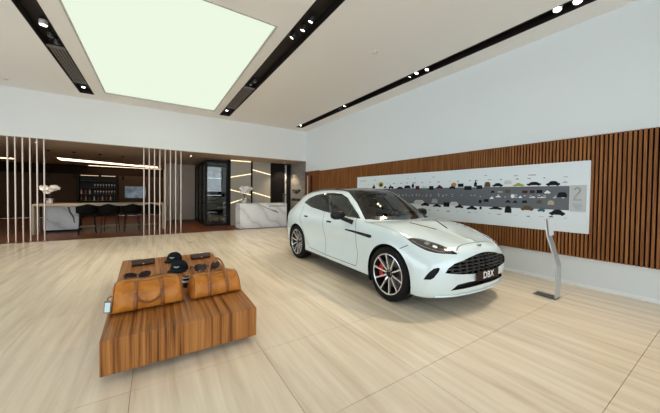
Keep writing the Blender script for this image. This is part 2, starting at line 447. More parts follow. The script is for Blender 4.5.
ITEMS = [(6.61,6.77,1.70,1.86,'figure','k'),(6.25,6.47,1.76,1.93,'disc','y'),(6.30,6.41,1.80,1.88,'bus','k'),(6.11,6.24,1.73,1.80,'coupe','k'),(5.82,6.02,1.71,1.84,'vintage','k'),(5.43,5.70,1.69,1.77,'sedan','r'),(5.17,5.41,1.72,1.80,'bus','k'),(5.04,5.14,1.73,1.88,'figure','k'),(4.87,5.0,1.68,1.78,'block','r'),(4.64,4.80,1.71,1.80,'vintage','p'),(4.43,4.56,1.67,1.77,'block','k'),(4.16,4.35,1.69,1.79,'coupe','r'),(3.80,3.93,1.73,1.84,'disc','o'),(3.82,3.98,1.68,1.80,'vintage','k'),
 (4.70,5.06,1.28,1.40,'bus','p'),(4.54,4.81,1.24,1.33,'sedan','k'),(4.30,4.48,1.33,1.44,'bus','g'),(4.19,4.45,1.23,1.31,'coupe','k'),(3.97,4.13,1.25,1.36,'block','k'),(3.74,3.97,1.29,1.38,'bus','p'),(3.61,3.83,1.23,1.32,'coupe','k'),
 (3.62,3.76,1.73,1.81,'block','k'),(3.43,3.60,1.66,1.75,'block','k'),(3.30,3.38,1.73,1.88,'figure','k'),(3.19,3.32,1.68,1.76,'block','k'),(3.02,3.15,1.72,1.83,'bus','b'),(2.77,2.98,1.72,1.80,'sedan','k'),(2.93,3.01,1.59,1.65,'coupe','k'),(2.78,2.87,1.60,1.63,'block','g'),(2.81,2.91,1.50,1.54,'coupe','w'),(2.95,3.03,1.46,1.51,'coupe','w'),(3.05,3.15,1.40,1.46,'block','k'),(3.20,3.26,1.37,1.44,'block','k'),(3.29,3.54,1.21,1.30,'coupe','k'),(3.19,3.24,1.23,1.29,'block','k'),(2.77,3.04,1.24,1.31,'coupe','k'),
 (2.61,2.76,1.77,1.85,'bus','p'),(2.39,2.59,1.72,1.79,'coupe','y'),(2.11,2.35,1.73,1.805,'sedan','k'),(2.63,2.73,1.59,1.66,'block','b'),(2.33,2.42,1.59,1.64,'block','r'),(2.21,2.29,1.59,1.645,'block','r'),(2.09,2.18,1.59,1.65,'block','k'),(1.97,2.06,1.58,1.64,'coupe','w'),(2.55,2.62,1.49,1.57,'disc','w'),(2.62,2.72,1.39,1.45,'coupe','k'),(2.50,2.58,1.39,1.45,'coupe','k'),(2.33,2.42,1.40,1.45,'bus','k'),(2.09,2.18,1.40,1.46,'bus','b'),(2.60,2.73,1.19,1.33,'bus','k'),(2.22,2.44,1.25,1.35,'sedan','b'),(2.04,2.16,1.24,1.33,'coupe','t'),
 (1.83,2.04,1.72,1.81,'sedan','k'),(1.73,1.80,1.77,1.80,'coupe','g'),(1.73,1.87,1.52,1.61,'bus','k'),(1.91,2.01,1.38,1.46,'bus','n'),(1.93,1.99,1.39,1.44,'coupe','k'),(1.75,1.98,1.19,1.30,'sedan','k'),(1.91,1.99,1.155,1.18,'coupe','k'),(2.42,2.48,1.49,1.54,'coupe','w'),(2.20,2.27,1.50,1.53,'coupe','w'),(2.08,2.12,1.50,1.53,'coupe','w')]
for q, (y0, y1, z0, z1, kind, c) in enumerate(ITEMS):
    t = -.0290 - .0004 * (q % 4) - .001
    prism('printed_picture', SH[kind], .0012, lambda u, v, w, y0=y0, y1=y1, z0=z0, z1=z1, t=t: (t - w + .0012, y1 + (y0 - y1) * u, z0 + (z1 - z0) * v), mat('print_' + c, PC[c], .6, spec=.1), po)
# captions: fine print too small to read
rr = random.Random(3)
cap = []
for q in range(46):
    yy = 1.78 + q * .118 + rr.uniform(-.02, .02)
    for zz in ((1.505, 1.515), (1.535 if q % 3 else 1.55, 1.543 if q % 3 else 1.558)):
        if rr.random() < .75: cap.append(((-.0302, yy, zz[0]), (-.0294, yy + rr.uniform(.02, .05), zz[1])))
tag(boxes('fine_print', cap, M_white, po), kind='stuff')
cap = []
for q in range(22):
    yy = 1.75 + q * .25 + rr.uniform(-.06, .06)
    cap.append(((-.0292, yy, 1.135 + rr.uniform(-.01, .02)), (-.0281, yy + rr.uniform(.04, .09), 1.158)))
    cap.append(((-.0292, yy, 1.845 + rr.uniform(0, .03)), (-.0281, yy + rr.uniform(.03, .08), 1.882)))
for yy, w, z in ((2.2, .12, 1.935), (2.5, .07, 1.935), (3.1, .05, 1.97), (4.4, .06, 2.0), (5.0, .05, 2.0), (5.25, .05, 2.0), (7.05, .35, 1.99), (6.6, .10, 2.0)):
    cap.append(((-.0292, yy, z - .008), (-.0281, yy + w, z + .008)))
tag(boxes('fine_print', cap, mat('print_caption', (.30, .31, .33), .5), po), kind='stuff')
# the swirling numeral on the pale square, drawn in fine lines
for k in range(3):
    pts = []
    for a in range(0, 15):
        th = PI * .95 - a / 14 * PI * 1.25
        pts.append((1.595 - (.042 - k * .007) * math.cos(th), 1.64 + (.052 - k * .009) * math.sin(th)))
    pts += [(1.60 + .02 * k, 1.53 - .004 * k), (1.645 - .004 * k, 1.465 + .012 * k), (1.59, 1.462 + .012 * k), (1.535, 1.47 + .012 * k)]
    tube('numeral_line', [(-.0298, y_, z_) for y_, z_ in pts], .0022, mat('print_line', (.20, .20, .21), .5), po, 5)
tag(boxes('fine_print', [((-.0302, 1.53, 1.405 - .022 * k), (-.0294, 1.66 - .01 * k, 1.413 - .022 * k)) for k in range(5)], mat('print_caption', (.30, .31, .33), .5), po), kind='stuff')

# ------------------------------------------------------------------ info stand
ist = empty('information_stand', (5.07, 1.60, 0), 0, 'slim bent steel information stand on the floor before the poster', 'display stand')
box('base_plate', (-.088, -.075, 0), (.088, .215, .018), mat('dark_steel', (.16, .16, .165), .4, metal=.8), ist, .003, 1)
prof = [(-.065, .018), (-.068, .50), (.055, .93), (.085, 1.19)]
poly = [(y_ - .009, z_) for y_, z_ in prof] + [(y_ + .009, z_) for y_, z_ in prof[::-1]]
prism('post', poly, .165, lambda u, v, w: (-.082 + w, u, v), M_steel, ist)
d_ = V((0, .085 - .055, 1.19 - .93)).normalized()
pm = axes((0, .055 - .014, .93 + .125), (1, 0, 0), d_)
ob = box('reading_plate', (-.088, -.12, 0), (.088, .135, .004), mat('plate_white', (.72, .74, .75), .3), ist)
ob.data.transform(pm)

# ------------------------------------------------------------------ walnut plinth
PT = .345
pl = empty('display_plinth', (0, 0, 0), 0, 'low walnut veneer display plinth carrying leather bags, caps and glasses', 'plinth')
crn = [(-.359, 2.73), (.886, 2.735), (.958, 5.775), (-.448, 5.79)]
bm = bmesh.new(); prism_bm(bm, crn, PT - .062, lambda u, v, w: (u, v, .062 + w))
bmesh.ops.bevel(bm, geom=bm.edges[:], offset=.003, segments=1, affect='EDGES')
link('top_block', to_mesh(bm, 'top_block'), M_walnut, pl)
box('recessed_base', (-.20, 2.98, 0), (.74, 5.52, .0625), mat('plinth_base_black', (.015, .013, .012), .6), pl)

# ------------------------------------------------------------------ tan leather bags
M_tan = grain('tan_leather', [(.3, (.31, .096, .011)), (.55, (.47, .165, .020)), (.8, (.60, .245, .040))], (7, 7, 7), rough=.45, spec=.3, rnd=False, bump=.25, detail=4)
M_tan2 = mat('tan_leather_strap', (.27, .085, .014), .45)
M_tan3 = mat('tan_leather_handle', (.20, .062, .014), .45)
M_zip = mat('brass_zip', (.35, .25, .10), .35, metal=.9)
def bag(name, loc, rz, L_, W_, H_, lab, handles_up, ntag):
    """travel bag: loft of rounded sections along x; front faces -y"""
    t = empty(name, loc, rz, lab, 'bag', 'tan leather travel bags on the plinth')
    def sect(u):
        # u -1..1 along the length
        q = abs(u)
        e1 = (1 - max(0, (q - .80) / .20) ** 2.6 * .42)
        hh = H_ * (1 - .10 * q ** 3) * (1 - max(0, (q - .86) / .14) ** 2 * .16)
        sag = -.012 * math.cos(u * 3.1) + .006 * math.sin(u * 7 + L_ * 9)
        w = W_ / 2 * (1 - max(0, (q - .84) / .16) ** 2 * .30)
        pts = []
        prof_ = [(-.78, 0), (-.96, .06), (-1.02, .22), (-.99, .45), (-.88, .68), (-.66, .87), (-.36, .975), (0, 1.0), (.36, .975), (.66, .87), (.88, .68), (.99, .45), (1.02, .22), (.96, .06), (.78, 0)]
        for a, b in prof_: pts.append((a * w, b * (hh + sag * b)))
        return pts
    bm = bmesh.new(); rings = []
    us = [-1, -.985, -.95, -.9, -.82, -.7, -.5, -.25, 0, .25, .5, .7, .82, .9, .95, .985, 1]
    for u in us:
        sc = .90 if abs(u) == 1 else 1
        rings.append([bm.verts.new((u * L_ / 2 * (1.05 - .11 * b / H_), a * sc, .004 + b * (.95 if abs(u) == 1 else 1))) for a, b in sect(u)])
    n = len(rings[0])
    for i in range(len(rings) - 1):
        for k in range(n): bm.faces.new((rings[i][k], rings[i][(k + 1) % n], rings[i + 1][(k + 1) % n], rings[i + 1][k]))
    bm.faces.new(rings[0]); bm.faces.new(rings[-1][::-1])
    o = link('bag_body', to_mesh(bm, 'bag_body', True), M_tan, t)
    md = o.modifiers.new('smooth', 'SUBSURF'); md.levels = md.render_levels = 1
    def surf(u, k, off):      # a point just proud of the body
        a, b = sect(u)[k]; c = V((0, a, b - H_ * .45)).normalized()
        return V((u * L_ / 2 * (1.05 - .11 * b / H_), a, b + .004)) + V((0, c.y, c.z)) * off
    def band(nm, u, wd, k0, k1, m, off=.004):
        bm = bmesh.new(); pr = None
        for k in range(k0, k1 + 1):
            a = surf(u, k, off); r2 = [bm.verts.new(a + V((-wd / 2, 0, 0))), bm.verts.new(a + V((wd / 2, 0, 0)))]
            if pr: bm.faces.new((pr[0], pr[1], r2[1], r2[0]))
            pr = r2
        ob = link(nm, to_mesh(bm, nm, True), m, t)
        sd = ob.modifiers.new('thickness', 'SOLIDIFY'); sd.thickness = .006; sd.offset = 0
        return ob
    ub = .36
    for u in (-ub, ub):
        band('strap_band', u, .036, 1, 6, M_tan2); band('strap_band', u, .036, 8, 13, M_tan2)
    # zip along the crown and seams
    zp = tube('zip', [(u * L_ / 2 *   .94, 0, .004 + sect(u)[7][1] + .001) for u in (-.93, -.6, -.3, 0, .3, .6, .93)], .006, M_zip, t, 6)
    for k in (6, 8):
        tube('seam', [surf(u, k, .001) for u in (-.95, -.6, -.3, 0, .3, .6, .95)], .003, M_tan3, t, 6)
    for u in (-.94, .94):
        tube('end_piping', [surf(u, k, .001) for k in range(1, 14)], .0045, M_tan3, t, 6)
    # handles
    for side in (-1, 1):
        k = 4 if side < 0 else 10
        A, B = surf(-ub, k, .006), surf(ub, k, .006)
        hw = (B.x - A.x) / 2
        pts = []
        upright = handles_up and side < 0
        for q in range(13):
            a = PI * q / 12
            x = -hw * math.cos(a)
            if upright:
                p = V((x, A.y * (1 - .70 * math.sin(a) ** .7) , A.z + .24 * math.sin(a) ** .8))
            else:
                s_ = math.sin(a)
                p = V((x * (1 - .10 * s_ * s_), A.y + side * (.012 + .020 * s_), A.z - .115 * s_ ** .8))
            pts.append(p)
        tube('handle', pts, .011, M_tan2 if upright else M_tan3, t, 8)
        for P_ in (A, B):
            lathe('handle_ring', [(.012, -.004), (.015, 0), (.012, .004), (.008, 0)], M_zip, t, 12, 'z', True, P_ + V((0, side * .004, .004)))
    if ntag:
        x0 = -L_ / 2 * .99
        tube('tag_strap', [(x0 + .015, -W_ * .30, H_ * .62), (x0 - .022, -W_ * .44, H_ * .62), (x0 - .016, -W_ * .51, H_ * .56)], .005, M_tan3, t, 6)
        tg = box('luggage_tag', (-.022, -.004, -.095), (.022, .004, .0), mat('tag_grey_leather', (.16, .15, .14), .5), t, .003, 1)
        tg.location = (x0 - .016, -W_ * .52, H_ * .56); tg.scale = (1.25, 1.0, 1.25); tg.rotation_euler = (.12, .10, -.25)
        cd = box('tag_card', (-.016, -.0055, -.086), (.016, -.004, -.012), mat('tag_card_pale_blue', (.62, .78, .80), .3), tg)
    return t
bag('travel_bag', (-.050, 3.42, PT), .06, .615, .36, .285, 'larger tan leather travel bag with hanging handles and luggage tag', False, True)
bag('travel_bag', (.602, 3.44, PT), .10, .53, .34, .245, 'smaller tan leather travel bag with its handle standing upright', True, False)

# ------------------------------------------------------------------ caps, cases and glasses on the plinth
M_cap = mat('navy_cap_cloth', (.004, .006, .010), .8, spec=.15)
M_capb = mat('cap_badge', (.35, .50, .40), .4, metal=.3)
def cap_thing(loc, rz, lab):
    t = empty('baseball_cap', loc, rz, lab, 'cap', 'navy caps on the plinth')
    bm = bmesh.new(); rows = []
    for i in range(8):
        a = PI / 2 * i / 7
        r, z = math.cos(a), math.sin(a)
        rows.append([bm.verts.new((.088 * r ** .8 * math.cos(2 * PI * k / 24) if r > 1e-6 else 0, .100 * (r ** .8 if r > 1e-6 else 0) * math.sin(2 * PI * k / 24), .004 + .100 * z ** .9)) for k in range(24)])
    for i in range(7):
        for k in range(24): bm.faces.new((rows[i][k], rows[i][(k + 1) % 24], rows[i + 1][(k + 1) % 24], rows[i + 1][k]))
    bmesh.ops.remove_doubles(bm, verts=bm.verts, dist=1e-5)
    link('crown', to_mesh(bm, 'crown', True), M_cap, t)
    # peak pointing to -y, curved down at its sides
    bm = bmesh.new(); rows = []
    for i in range(7):
        v = i / 6
        row = []
        for k in range(13):
            a = -1.15 + 2.3 * k / 12
            r0 = .093; x = math.sin(a) * (.092 + .012 * v); yv = -math.cos(a) * .095 - .085 * v * math.cos(a * .95)
            row.append(bm.verts.new((x, yv, .030 - .55 * x * x * 4 - .010 * v)))
        rows.append(row)
    for i in range(6):
        for k in range(12): bm.faces.new((rows[i][k], rows[i][k + 1], rows[i + 1][k + 1], rows[i + 1][k]))
    o = link('peak', to_mesh(bm, 'peak', True), M_cap, t); s_ = o.modifiers.new('thickness', 'SOLIDIFY'); s_.thickness = .004
    lathe('button', [(.008, .102), (.006, .108), (0, .109)], M_cap, t, 10)
    bd = prism('cap_badge', [(-.030, .004), (-.012, .010), (0, .006), (.012, .010), (.030, .004), (.010, -.006), (0, -.009), (-.010, -.006)], .003, lambda u, v, w: (u, -.0945 - w + abs(u) * .25, .050 + v), M_capb, t)
    for a in range(6):
        th = a * PI / 3
        tube('seam', [(.0885 * math.cos(th) * math.cos(q) ** .8, .1005 * math.sin(th) * math.cos(q) ** .8, .0045 + .1005 * math.sin(q) ** .9) for q in (.1, .4, .7, 1.0, 1.3, 1.5)], .0015, M_capb if False else M_cap, t, 5)
    return t
c1 = cap_thing((.295, 5.40, PT), -.35, 'navy baseball cap at the back of the plinth')
c1.scale = (1.34,) * 3
c2 = cap_thing((.322, 4.70, PT), -.35, 'navy baseball cap nearer the bags, between the two pairs of dark glasses')
c2.scale = (1.40,) * 3
M_case = mat('dark_brown_leather', (.030, .016, .013), .45, spec=.3)
def case_thing(loc, rz, lab, tagcol):
    t = empty('leather_case', loc, rz, lab, 'case', 'dark leather cases on the plinth')
    bm = bmesh.new()
    n = 14
    rows = []
    for u in (-.155, -.15, .15, .155):
        s_ = .86 if abs(u) > .152 else 1
        rows.append([bm.verts.new((u, .062 * s_ * math.copysign(abs(math.cos(2 * PI * k / n)) ** .6, math.cos(2 * PI * k / n)), .045 + .043 * s_ * math.copysign(abs(math.sin(2 * PI * k / n)) ** .75, math.sin(2 * PI * k / n)))) for k in range(n)])
    for i in range(3):
        for k in range(n): bm.faces.new((rows[i][k], rows[i][(k + 1) % n], rows[i + 1][(k + 1) % n], rows[i + 1][k]))
    bm.faces.new(rows[0]); bm.faces.new(rows[-1][::-1])
    link('case_body', to_mesh(bm, 'case_body', True), M_case, t)
    box('flap', (-.145, -.064, .030), (.145, -.058, .080), mat('brown_leather_flap', (.055, .030, .026), .4), t, .002, 1)
    box('clasp', (-.012, -.068, .028), (.012, -.063, .044), M_steel, t, .002, 1)
    box('price_card', (-.010, .03, .0885), (.055, .058, .0905), mat('card_' + tagcol, (.75, .60, .10) if tagcol == 'yellow' else (.85, .84, .80), .5), t)
    return t
case_thing((-.148, 5.30, PT), .10, 'long dark brown leather case behind the larger bag', 'yellow')
case_thing((.70, 5.33, PT), .16, 'long dark brown leather case behind the smaller bag, with a white card', 'white')
M_shade = mat('dark_lens', (.012, .010, .012), .08, coat=.5)
M_temple = mat('dark_brown_acetate', (.030, .015, .012), .25)
def glasses(loc, rz, lab, sc):
    t = empty('sunglasses', loc, rz, lab, 'sunglasses', 'sunglasses on the plinth')
    for s_ in (-1, 1):
        ring = []
        for k in range(20):
            a = 2 * PI * k / 20
            ring.append((s_ * .068 + .058 * math.copysign(abs(math.cos(a)) ** .75, math.cos(a)), .040 + .036 * math.copysign(abs(math.sin(a)) ** .8, math.sin(a)) + .006 * math.cos(a) * s_))
        prism('lens', ring, .004, lambda u, v, w: (u, -.01 + w + .35 * u * u, v + .004), M_shade, t)
        tube('rim', [(u, -.008 + .35 * u * u, v + .004) for u, v in ring + ring[:1]], .0045, M_temple, t, 6)
        tube('temple', [(s_ * .128, .002, .055), (s_ * .132, .07, .050), (s_ * .128, .13, .035), (s_ * .118, .165, .006)], .005, M_temple, t, 6)
    tube('bridge', [(-.016, -.008, .050), (0, -.012, .056), (.016, -.008, .050)], .005, M_temple, t, 6)
    t.scale = (sc,) * 3
    return t
glasses((-.185, 4.48, PT), .10, 'dark sunglasses lying behind the larger tan bag', 1.15)
glasses((.675, 4.44, PT), .16, 'dark sunglasses seen through the upright handle of the smaller bag', 1.42)
kf = empty('strap_stand_in', (.335, 3.80, PT), .3, 'small black and silver cylinder standing between the two bags', 'accessory')  # made-up cylinder standing in for a black strap between the bags
lathe('barrel', [(.034, 0), (.038, .004), (.038, .125), (.034, .132), (0, .133)], M_black, kf, 18)
lathe('silver_band', [(.0385, .060), (.0405, .063), (.0405, .080), (.0385, .083)], M_steel, kf, 18, 'z', True)
lathe('cap_ring', [(.038, .112), (.040, .115), (.040, .122), (.038, .125)], M_steel, kf, 18, 'z', True)
# ------------------------------------------------------------------ the car
NET = [
 [(0.22,0,0.225),(0.235,0.28,0.225),(0.29,0.58,0.215),(0.408,0.78,0.2),(0.52,0.86,0.21),(0.66,0.88,0.21),(0.93,0.88,0.22),(1.3,0.88,0.22),(1.65,0.87,0.21),(2.05,0.87,0.21),(2.5,0.87,0.21),(3,0.87,0.21),(3.5,0.88,0.22),(3.99,0.88,0.23),(4.35,0.87,0.26),(4.62,0.82,0.29),(4.8,0.66,0.32),(4.86,0.38,0.33),(4.88,0,0.33)],
 [(0.11,0,0.255),(0.13,0.3,0.252),(0.2,0.62,0.24),(0.318,0.83,0.23),(0.46,0.925,0.235),(0.62,0.95,0.245),(0.93,0.955,0.25),(1.3,0.95,0.25),(1.65,0.945,0.245),(2.05,0.945,0.245),(2.5,0.945,0.245),(3,0.945,0.25),(3.5,0.95,0.255),(3.99,0.955,0.27),(4.35,0.94,0.3),(4.65,0.89,0.33),(4.87,0.71,0.36),(4.95,0.4,0.37),(4.97,0,0.37)],
 [(0.08,0,0.36),(0.095,0.3,0.36),(0.15,0.64,0.37),(0.268,0.86,0.385),(0.43,0.955,0.4),(0.62,0.985,0.42),(0.93,0.99,0.45),(1.3,0.972,0.42),(1.65,0.952,0.38),(2.05,0.951,0.37),(2.5,0.951,0.37),(3,0.952,0.38),(3.5,0.965,0.41),(3.99,0.992,0.46),(4.35,0.98,0.48),(4.67,0.92,0.5),(4.92,0.74,0.52),(5.01,0.42,0.53),(5.03,0,0.53)],
 [(0.06,0,0.6),(0.075,0.3,0.6),(0.13,0.63,0.605),(0.248,0.845,0.615),(0.42,0.945,0.635),(0.62,0.983,0.66),(0.93,0.995,0.69),(1.3,0.978,0.67),(1.65,0.946,0.64),(2.05,0.926,0.62),(2.5,0.92,0.61),(3,0.93,0.62),(3.5,0.965,0.66),(3.99,1,0.72),(4.35,0.988,0.75),(4.68,0.925,0.77),(4.94,0.73,0.79),(5.02,0.4,0.8),(5.04,0,0.8)],
 [(0.095,0,0.775),(0.11,0.28,0.775),(0.17,0.57,0.765),(0.288,0.785,0.765),(0.46,0.9,0.79),(0.66,0.95,0.83),(0.95,0.972,0.88),(1.3,0.968,0.9),(1.65,0.957,0.9),(2.05,0.952,0.895),(2.5,0.952,0.895),(3,0.957,0.905),(3.5,0.968,0.94),(3.99,0.982,0.98),(4.35,0.962,1.01),(4.66,0.895,1.03),(4.93,0.68,1.045),(5.01,0.36,1.05),(5.03,0,1.05)],
 [(0.145,0,0.842),(0.165,0.26,0.842),(0.24,0.53,0.84),(0.388,0.715,0.867),(0.56,0.82,0.907),(0.74,0.875,0.956),(1,0.905,1.014),(1.32,0.91,1.04),(1.64,0.905,1.055),(2.05,0.9,1.07),(2.5,0.9,1.08),(3,0.9,1.095),(3.5,0.895,1.115),(3.99,0.872,1.17),(4.34,0.825,1.225),(4.64,0.745,1.215),(4.86,0.56,1.18),(4.95,0.3,1.17),(4.965,0,1.17)],
 [(0.168,0,0.868),(0.204,0.22,0.87),(0.304,0.43,0.885),(0.4764,0.58,0.922),(0.66,0.67,0.967),(0.84,0.72,1.011),(1.08,0.75,1.059),(1.34,0.79,1.078),(1.6,0.83,1.09),(2.04,0.835,1.2),(2.5,0.815,1.32),(3,0.805,1.355),(3.5,0.795,1.36),(3.99,0.765,1.365),(4.36,0.73,1.345),(4.63,0.66,1.275),(4.81,0.48,1.2),(4.9,0.26,1.178),(4.935,0,1.177)],
 [(0.198,0,0.882),(0.244,0.17,0.885),(0.354,0.33,0.905),(0.5264,0.44,0.947),(0.71,0.5,0.992),(0.89,0.545,1.036),(1.1,0.59,1.079),(1.32,0.63,1.095),(1.54,0.68,1.105),(2.02,0.715,1.35),(2.47,0.645,1.565),(3,0.635,1.605),(3.5,0.63,1.595),(4,0.61,1.555),(4.37,0.585,1.48),(4.6,0.54,1.345),(4.77,0.4,1.215),(4.87,0.2,1.183),(4.915,0,1.182)],
 [(0.238,0,0.9),(0.284,0.09,0.9),(0.384,0.17,0.92),(0.5564,0.23,0.962),(0.74,0.27,1.007),(0.92,0.3,1.051),(1.1,0.32,1.09),(1.28,0.34,1.105),(1.46,0.37,1.115),(1.89,0.385,1.385),(2.37,0.345,1.63),(3,0.34,1.66),(3.5,0.34,1.65),(4.01,0.33,1.61),(4.39,0.315,1.535),(4.58,0.3,1.385),(4.74,0.22,1.235),(4.84,0.12,1.19),(4.895,0,1.187)],
 [(0.278,0,0.915),(0.324,0,0.922),(0.404,0,0.935),(0.5664,0,0.972),(0.75,0,1.014),(0.92,0,1.056),(1.08,0,1.094),(1.25,0,1.108),(1.41,0,1.12),(1.84,0,1.4),(2.33,0,1.645),(3,0,1.68),(3.5,0,1.668),(4.01,0,1.63),(4.4,0,1.553),(4.57,0,1.4),(4.73,0,1.243),(4.82,0,1.194),(4.875,0,1.19)],
]
def crom(P, n):
    """Catmull-Rom through a list of Vectors, n steps per span"""
    out = []; m = len(P)
    for i in range(m - 1):
        a = P[i - 1] if i > 0 else P[0] * 2 - P[1]
        b, c = P[i], P[i + 1]
        d = P[i + 2] if i + 2 < m else P[m - 1] * 2 - P[m - 2]
        for k in range(n):
            t = k / n
            out.append(((b * 2) + (c - a) * t + (a * 2 - b * 5 + c * 4 - d) * t * t + (b * 3 - a - c * 3 + d) * t * t * t) * .5)
    out.append(P[-1].copy()); return out
def body_grid(nu=8, nv=7):
    rings = [crom([V(p) for p in r], nu) for r in NET]
    cols = [crom([r[i] for r in rings], nv) for i in range(len(rings[0]))]
    return cols
CAR_X, CAR_Y, CAR_YAW, CAR_S = 3.792, 4.338, math.radians(-1.056), .994
car = empty('car', (CAR_X, CAR_Y, 0), CAR_YAW, 'white luxury sport utility car with black roof parked before the poster wall', 'car')
car.scale = (CAR_S,) * 3
def cl(p): return V((-p[1], p[0] - 2.5, p[2]))       # (s, l, z) along / across / up  ->  local x, y, z
M_paint = mat('white_car_paint', (.60, .69, .705), .22, coat=1.)
M_gloss = mat('gloss_black', (.006, .006, .007), .10, coat=.6)
M_trim = mat('satin_black_trim', (.007, .007, .007), .45, spec=.25)
M_gap = mat('shut_line', (.05, .055, .055), .7)
M_lamp = mat('headlamp_dark', (.030, .024, .022), .12, coat=.8)
M_chrome = mat('chrome', (.75, .76, .77), .12, metal=1.)
M_ws = glass('windscreen_glass', (.66, .70, .68), .05)
M_sg = glass('side_glass', (.62, .60, .56), .05)
M_pg = glass('privacy_glass', (.10, .10, .10), .045)
EYE = V((-1.934, 3.734, 1.529))
cols = body_grid(8, 7)
bm = bmesh.new()
lay = bm.faces.layers.int.new('region')
grid = [[bm.verts.new(q) for q in c] for c in cols]
nj = len(grid[0])
for i in range(len(grid) - 1):
    for j in range(nj - 1):
        try: bm.faces.new((grid[i][j], grid[i][j + 1], grid[i + 1][j + 1], grid[i + 1][j]))
        except ValueError: pass
bmesh.ops.remove_doubles(bm, verts=bm.verts, dist=1e-4)
bm.faces.ensure_lookup_table()
bmesh.ops.recalc_face_normals(bm, faces=bm.faces)
# make sure normals look outwards (side faces have l > 0)
if sum(f.normal.y * f.calc_area() for f in bm.faces if f.calc_center_median().y > .8) < 0:
    bmesh.ops.reverse_faces(bm, faces=bm.faces)
BVH = BVHTree.FromBMesh(bm)
def pip(p, poly):
    x, y = p; c = False; n = len(poly); j = n - 1
    for i in range(n):
        xi, yi = poly[i]; xj, yj = poly[j]
        if (yi > y) != (yj > y) and x < (xj - xi) * (y - yi) / (yj - yi) + xi: c = not c
        j = i
    return c
def cut(pts, region, src=(0,), view='side', cond=None):
    """cut the outline into the body skin and give the faces inside a region number.
    view: side (pts s, z), top (pts s, l), or eye (pts 3-D, seen from EYE)"""
    if view == 'side': P3 = [V((a, 0, b)) for a, b in pts]; dv = V((0, 1, 0)); pr = lambda v: (v.x, v.z)
    elif view == 'top': P3 = [V((a, b, 0)) for a, b in pts]; dv = V((0, 0, 1)); pr = lambda v: (v.x, v.y)
    elif view == 'front': P3 = [V((0, a, b)) for a, b in pts]; dv = V((1, 0, 0)); pr = lambda v: (v.y, v.z)
    else:
        P3 = [V(p) for p in pts]
        ax = (sum(P3, V()) / len(P3) - EYE).normalized(); e1 = ax.cross(V((0, 0, 1))).normalized(); e2 = e1.cross(ax)
        pr = lambda v: ((v - EYE).dot(e1) / max(.05, (v - EYE).dot(ax)), (v - EYE).dot(e2) / max(.05, (v - EYE).dot(ax)))
    poly = [pr(p) for p in P3]
    ok = lambda f: f[lay] in src and (cond is None or cond(f.calc_center_median(), f.normal))
    n = len(P3)
    u0, u1 = min(p[0] for p in poly), max(p[0] for p in poly); v0, v1 = min(p[1] for p in poly), max(p[1] for p in poly)
    def near(f, a0, a1, b0, b1):
        q = [pr(v.co) for v in f.verts]
        return not (max(t[0] for t in q) < a0 or min(t[0] for t in q) > a1 or max(t[1] for t in q) < b0 or min(t[1] for t in q) > b1)
    cand = {f for f in bm.faces if ok(f) and near(f, u0, u1, v0, v1)}
    for i in range(n):
        a, b = P3[i], P3[(i + 1) % n]; pa, pb = poly[i], poly[(i + 1) % n]
        if (a - b).length < 1e-6: continue
        nrm = (a - EYE).cross(b - EYE) if view == 'eye' else (b - a).cross(dv)
        if nrm.length < 1e-12: continue
        nrm.normalize(); m = 1e-3
        sel = [f for f in cand if f.is_valid and near(f, min(pa[0], pb[0]) - m, max(pa[0], pb[0]) + m, min(pa[1], pb[1]) - m, max(pa[1], pb[1]) + m)]
        if not sel: continue
        es = {e for f in sel for e in f.edges}; vs = {v for f in sel for v in f.verts}
        r = bmesh.ops.bisect_plane(bm, geom=list(sel) + list(es) + list(vs), dist=1e-6, plane_co=a, plane_no=nrm)
        cand = {f for f in cand if f.is_valid} | {g for g in r['geom'] if isinstance(g, bmesh.types.BMFace) and g.is_valid}
    ins = [f for f in cand if f.is_valid and ok(f) and pip(pr(f.calc_center_median()), poly)]
    for f in ins: f[lay] = region
    return ins
def recess(region, vec):
    fs = [f for f in bm.faces if f[lay] == region]
    if not fs: return
    r = bmesh.ops.extrude_face_region(bm, geom=fs)
    vs = [g for g in r['geom'] if isinstance(g, bmesh.types.BMVert)]
    newf = {g for g in r['geom'] if isinstance(g, bmesh.types.BMFace)}
    for f in newf: f[lay] = region
    for v in vs:
        for f in v.link_faces:
            if f not in newf and not all(w in vs for w in f.verts):
                f[lay] = region
    bmesh.ops.translate(bm, vec=vec, verts=vs)
    old = [f for f in fs if f.is_valid]
    if old: bmesh.ops.delete(bm, geom=old, context='FACES')
def inset(poly, d):
    n = len(poly); A = sum(poly[i][0] * poly[(i + 1) % n][1] - poly[(i + 1) % n][0] * poly[i][1] for i in range(n))
    sg = 1 if A > 0 else -1; out = []
    for i in range(n):
        p, q, r = V(poly[i - 1]), V(poly[i]), V(poly[(i + 1) % n])
        e1, e2 = (q - p).normalized(), (r - q).normalized()
        n1, n2 = V((-e1.y, e1.x)) * sg, V((-e2.y, e2.x)) * sg
        b = (n1 + n2); k = max(.35, b.length_squared / 2)
        out.append(tuple(q + b * (d / k)))
    return out
def smoothpoly(pts, n=4, closed=True):
    P = [V((*p, 0)) if len(p) == 2 else V(p) for p in pts]; m = len(P); out = []
    for i in range(m):
        a, b, c, d = P[i - 1], P[i], P[(i + 1) % m], P[(i + 2) % m]
        for k in range(n):
            t = k / n
            out.append((b * 2 + (c - a) * t + (a * 2 - b * 5 + c * 4 - d) * t * t + (b * 3 - a - c * 3 + d) * t ** 3) * .5)
    return [tuple(p)[:len(pts[0])] for p in out]
def strip(pts, w):
    """thin closed outline around an open 2-D line"""
    P = [V(p) for p in pts]; L_, R_ = [], []
    for i, p in enumerate(P):
        t = (P[min(i + 1, len(P) - 1)] - P[max(0, i - 1)]).normalized(); nn = V((-t.y, t.x)) * w / 2
        L_.append(tuple(p + nn)); R_.append(tuple(p - nn))
    return L_ + R_[::-1]
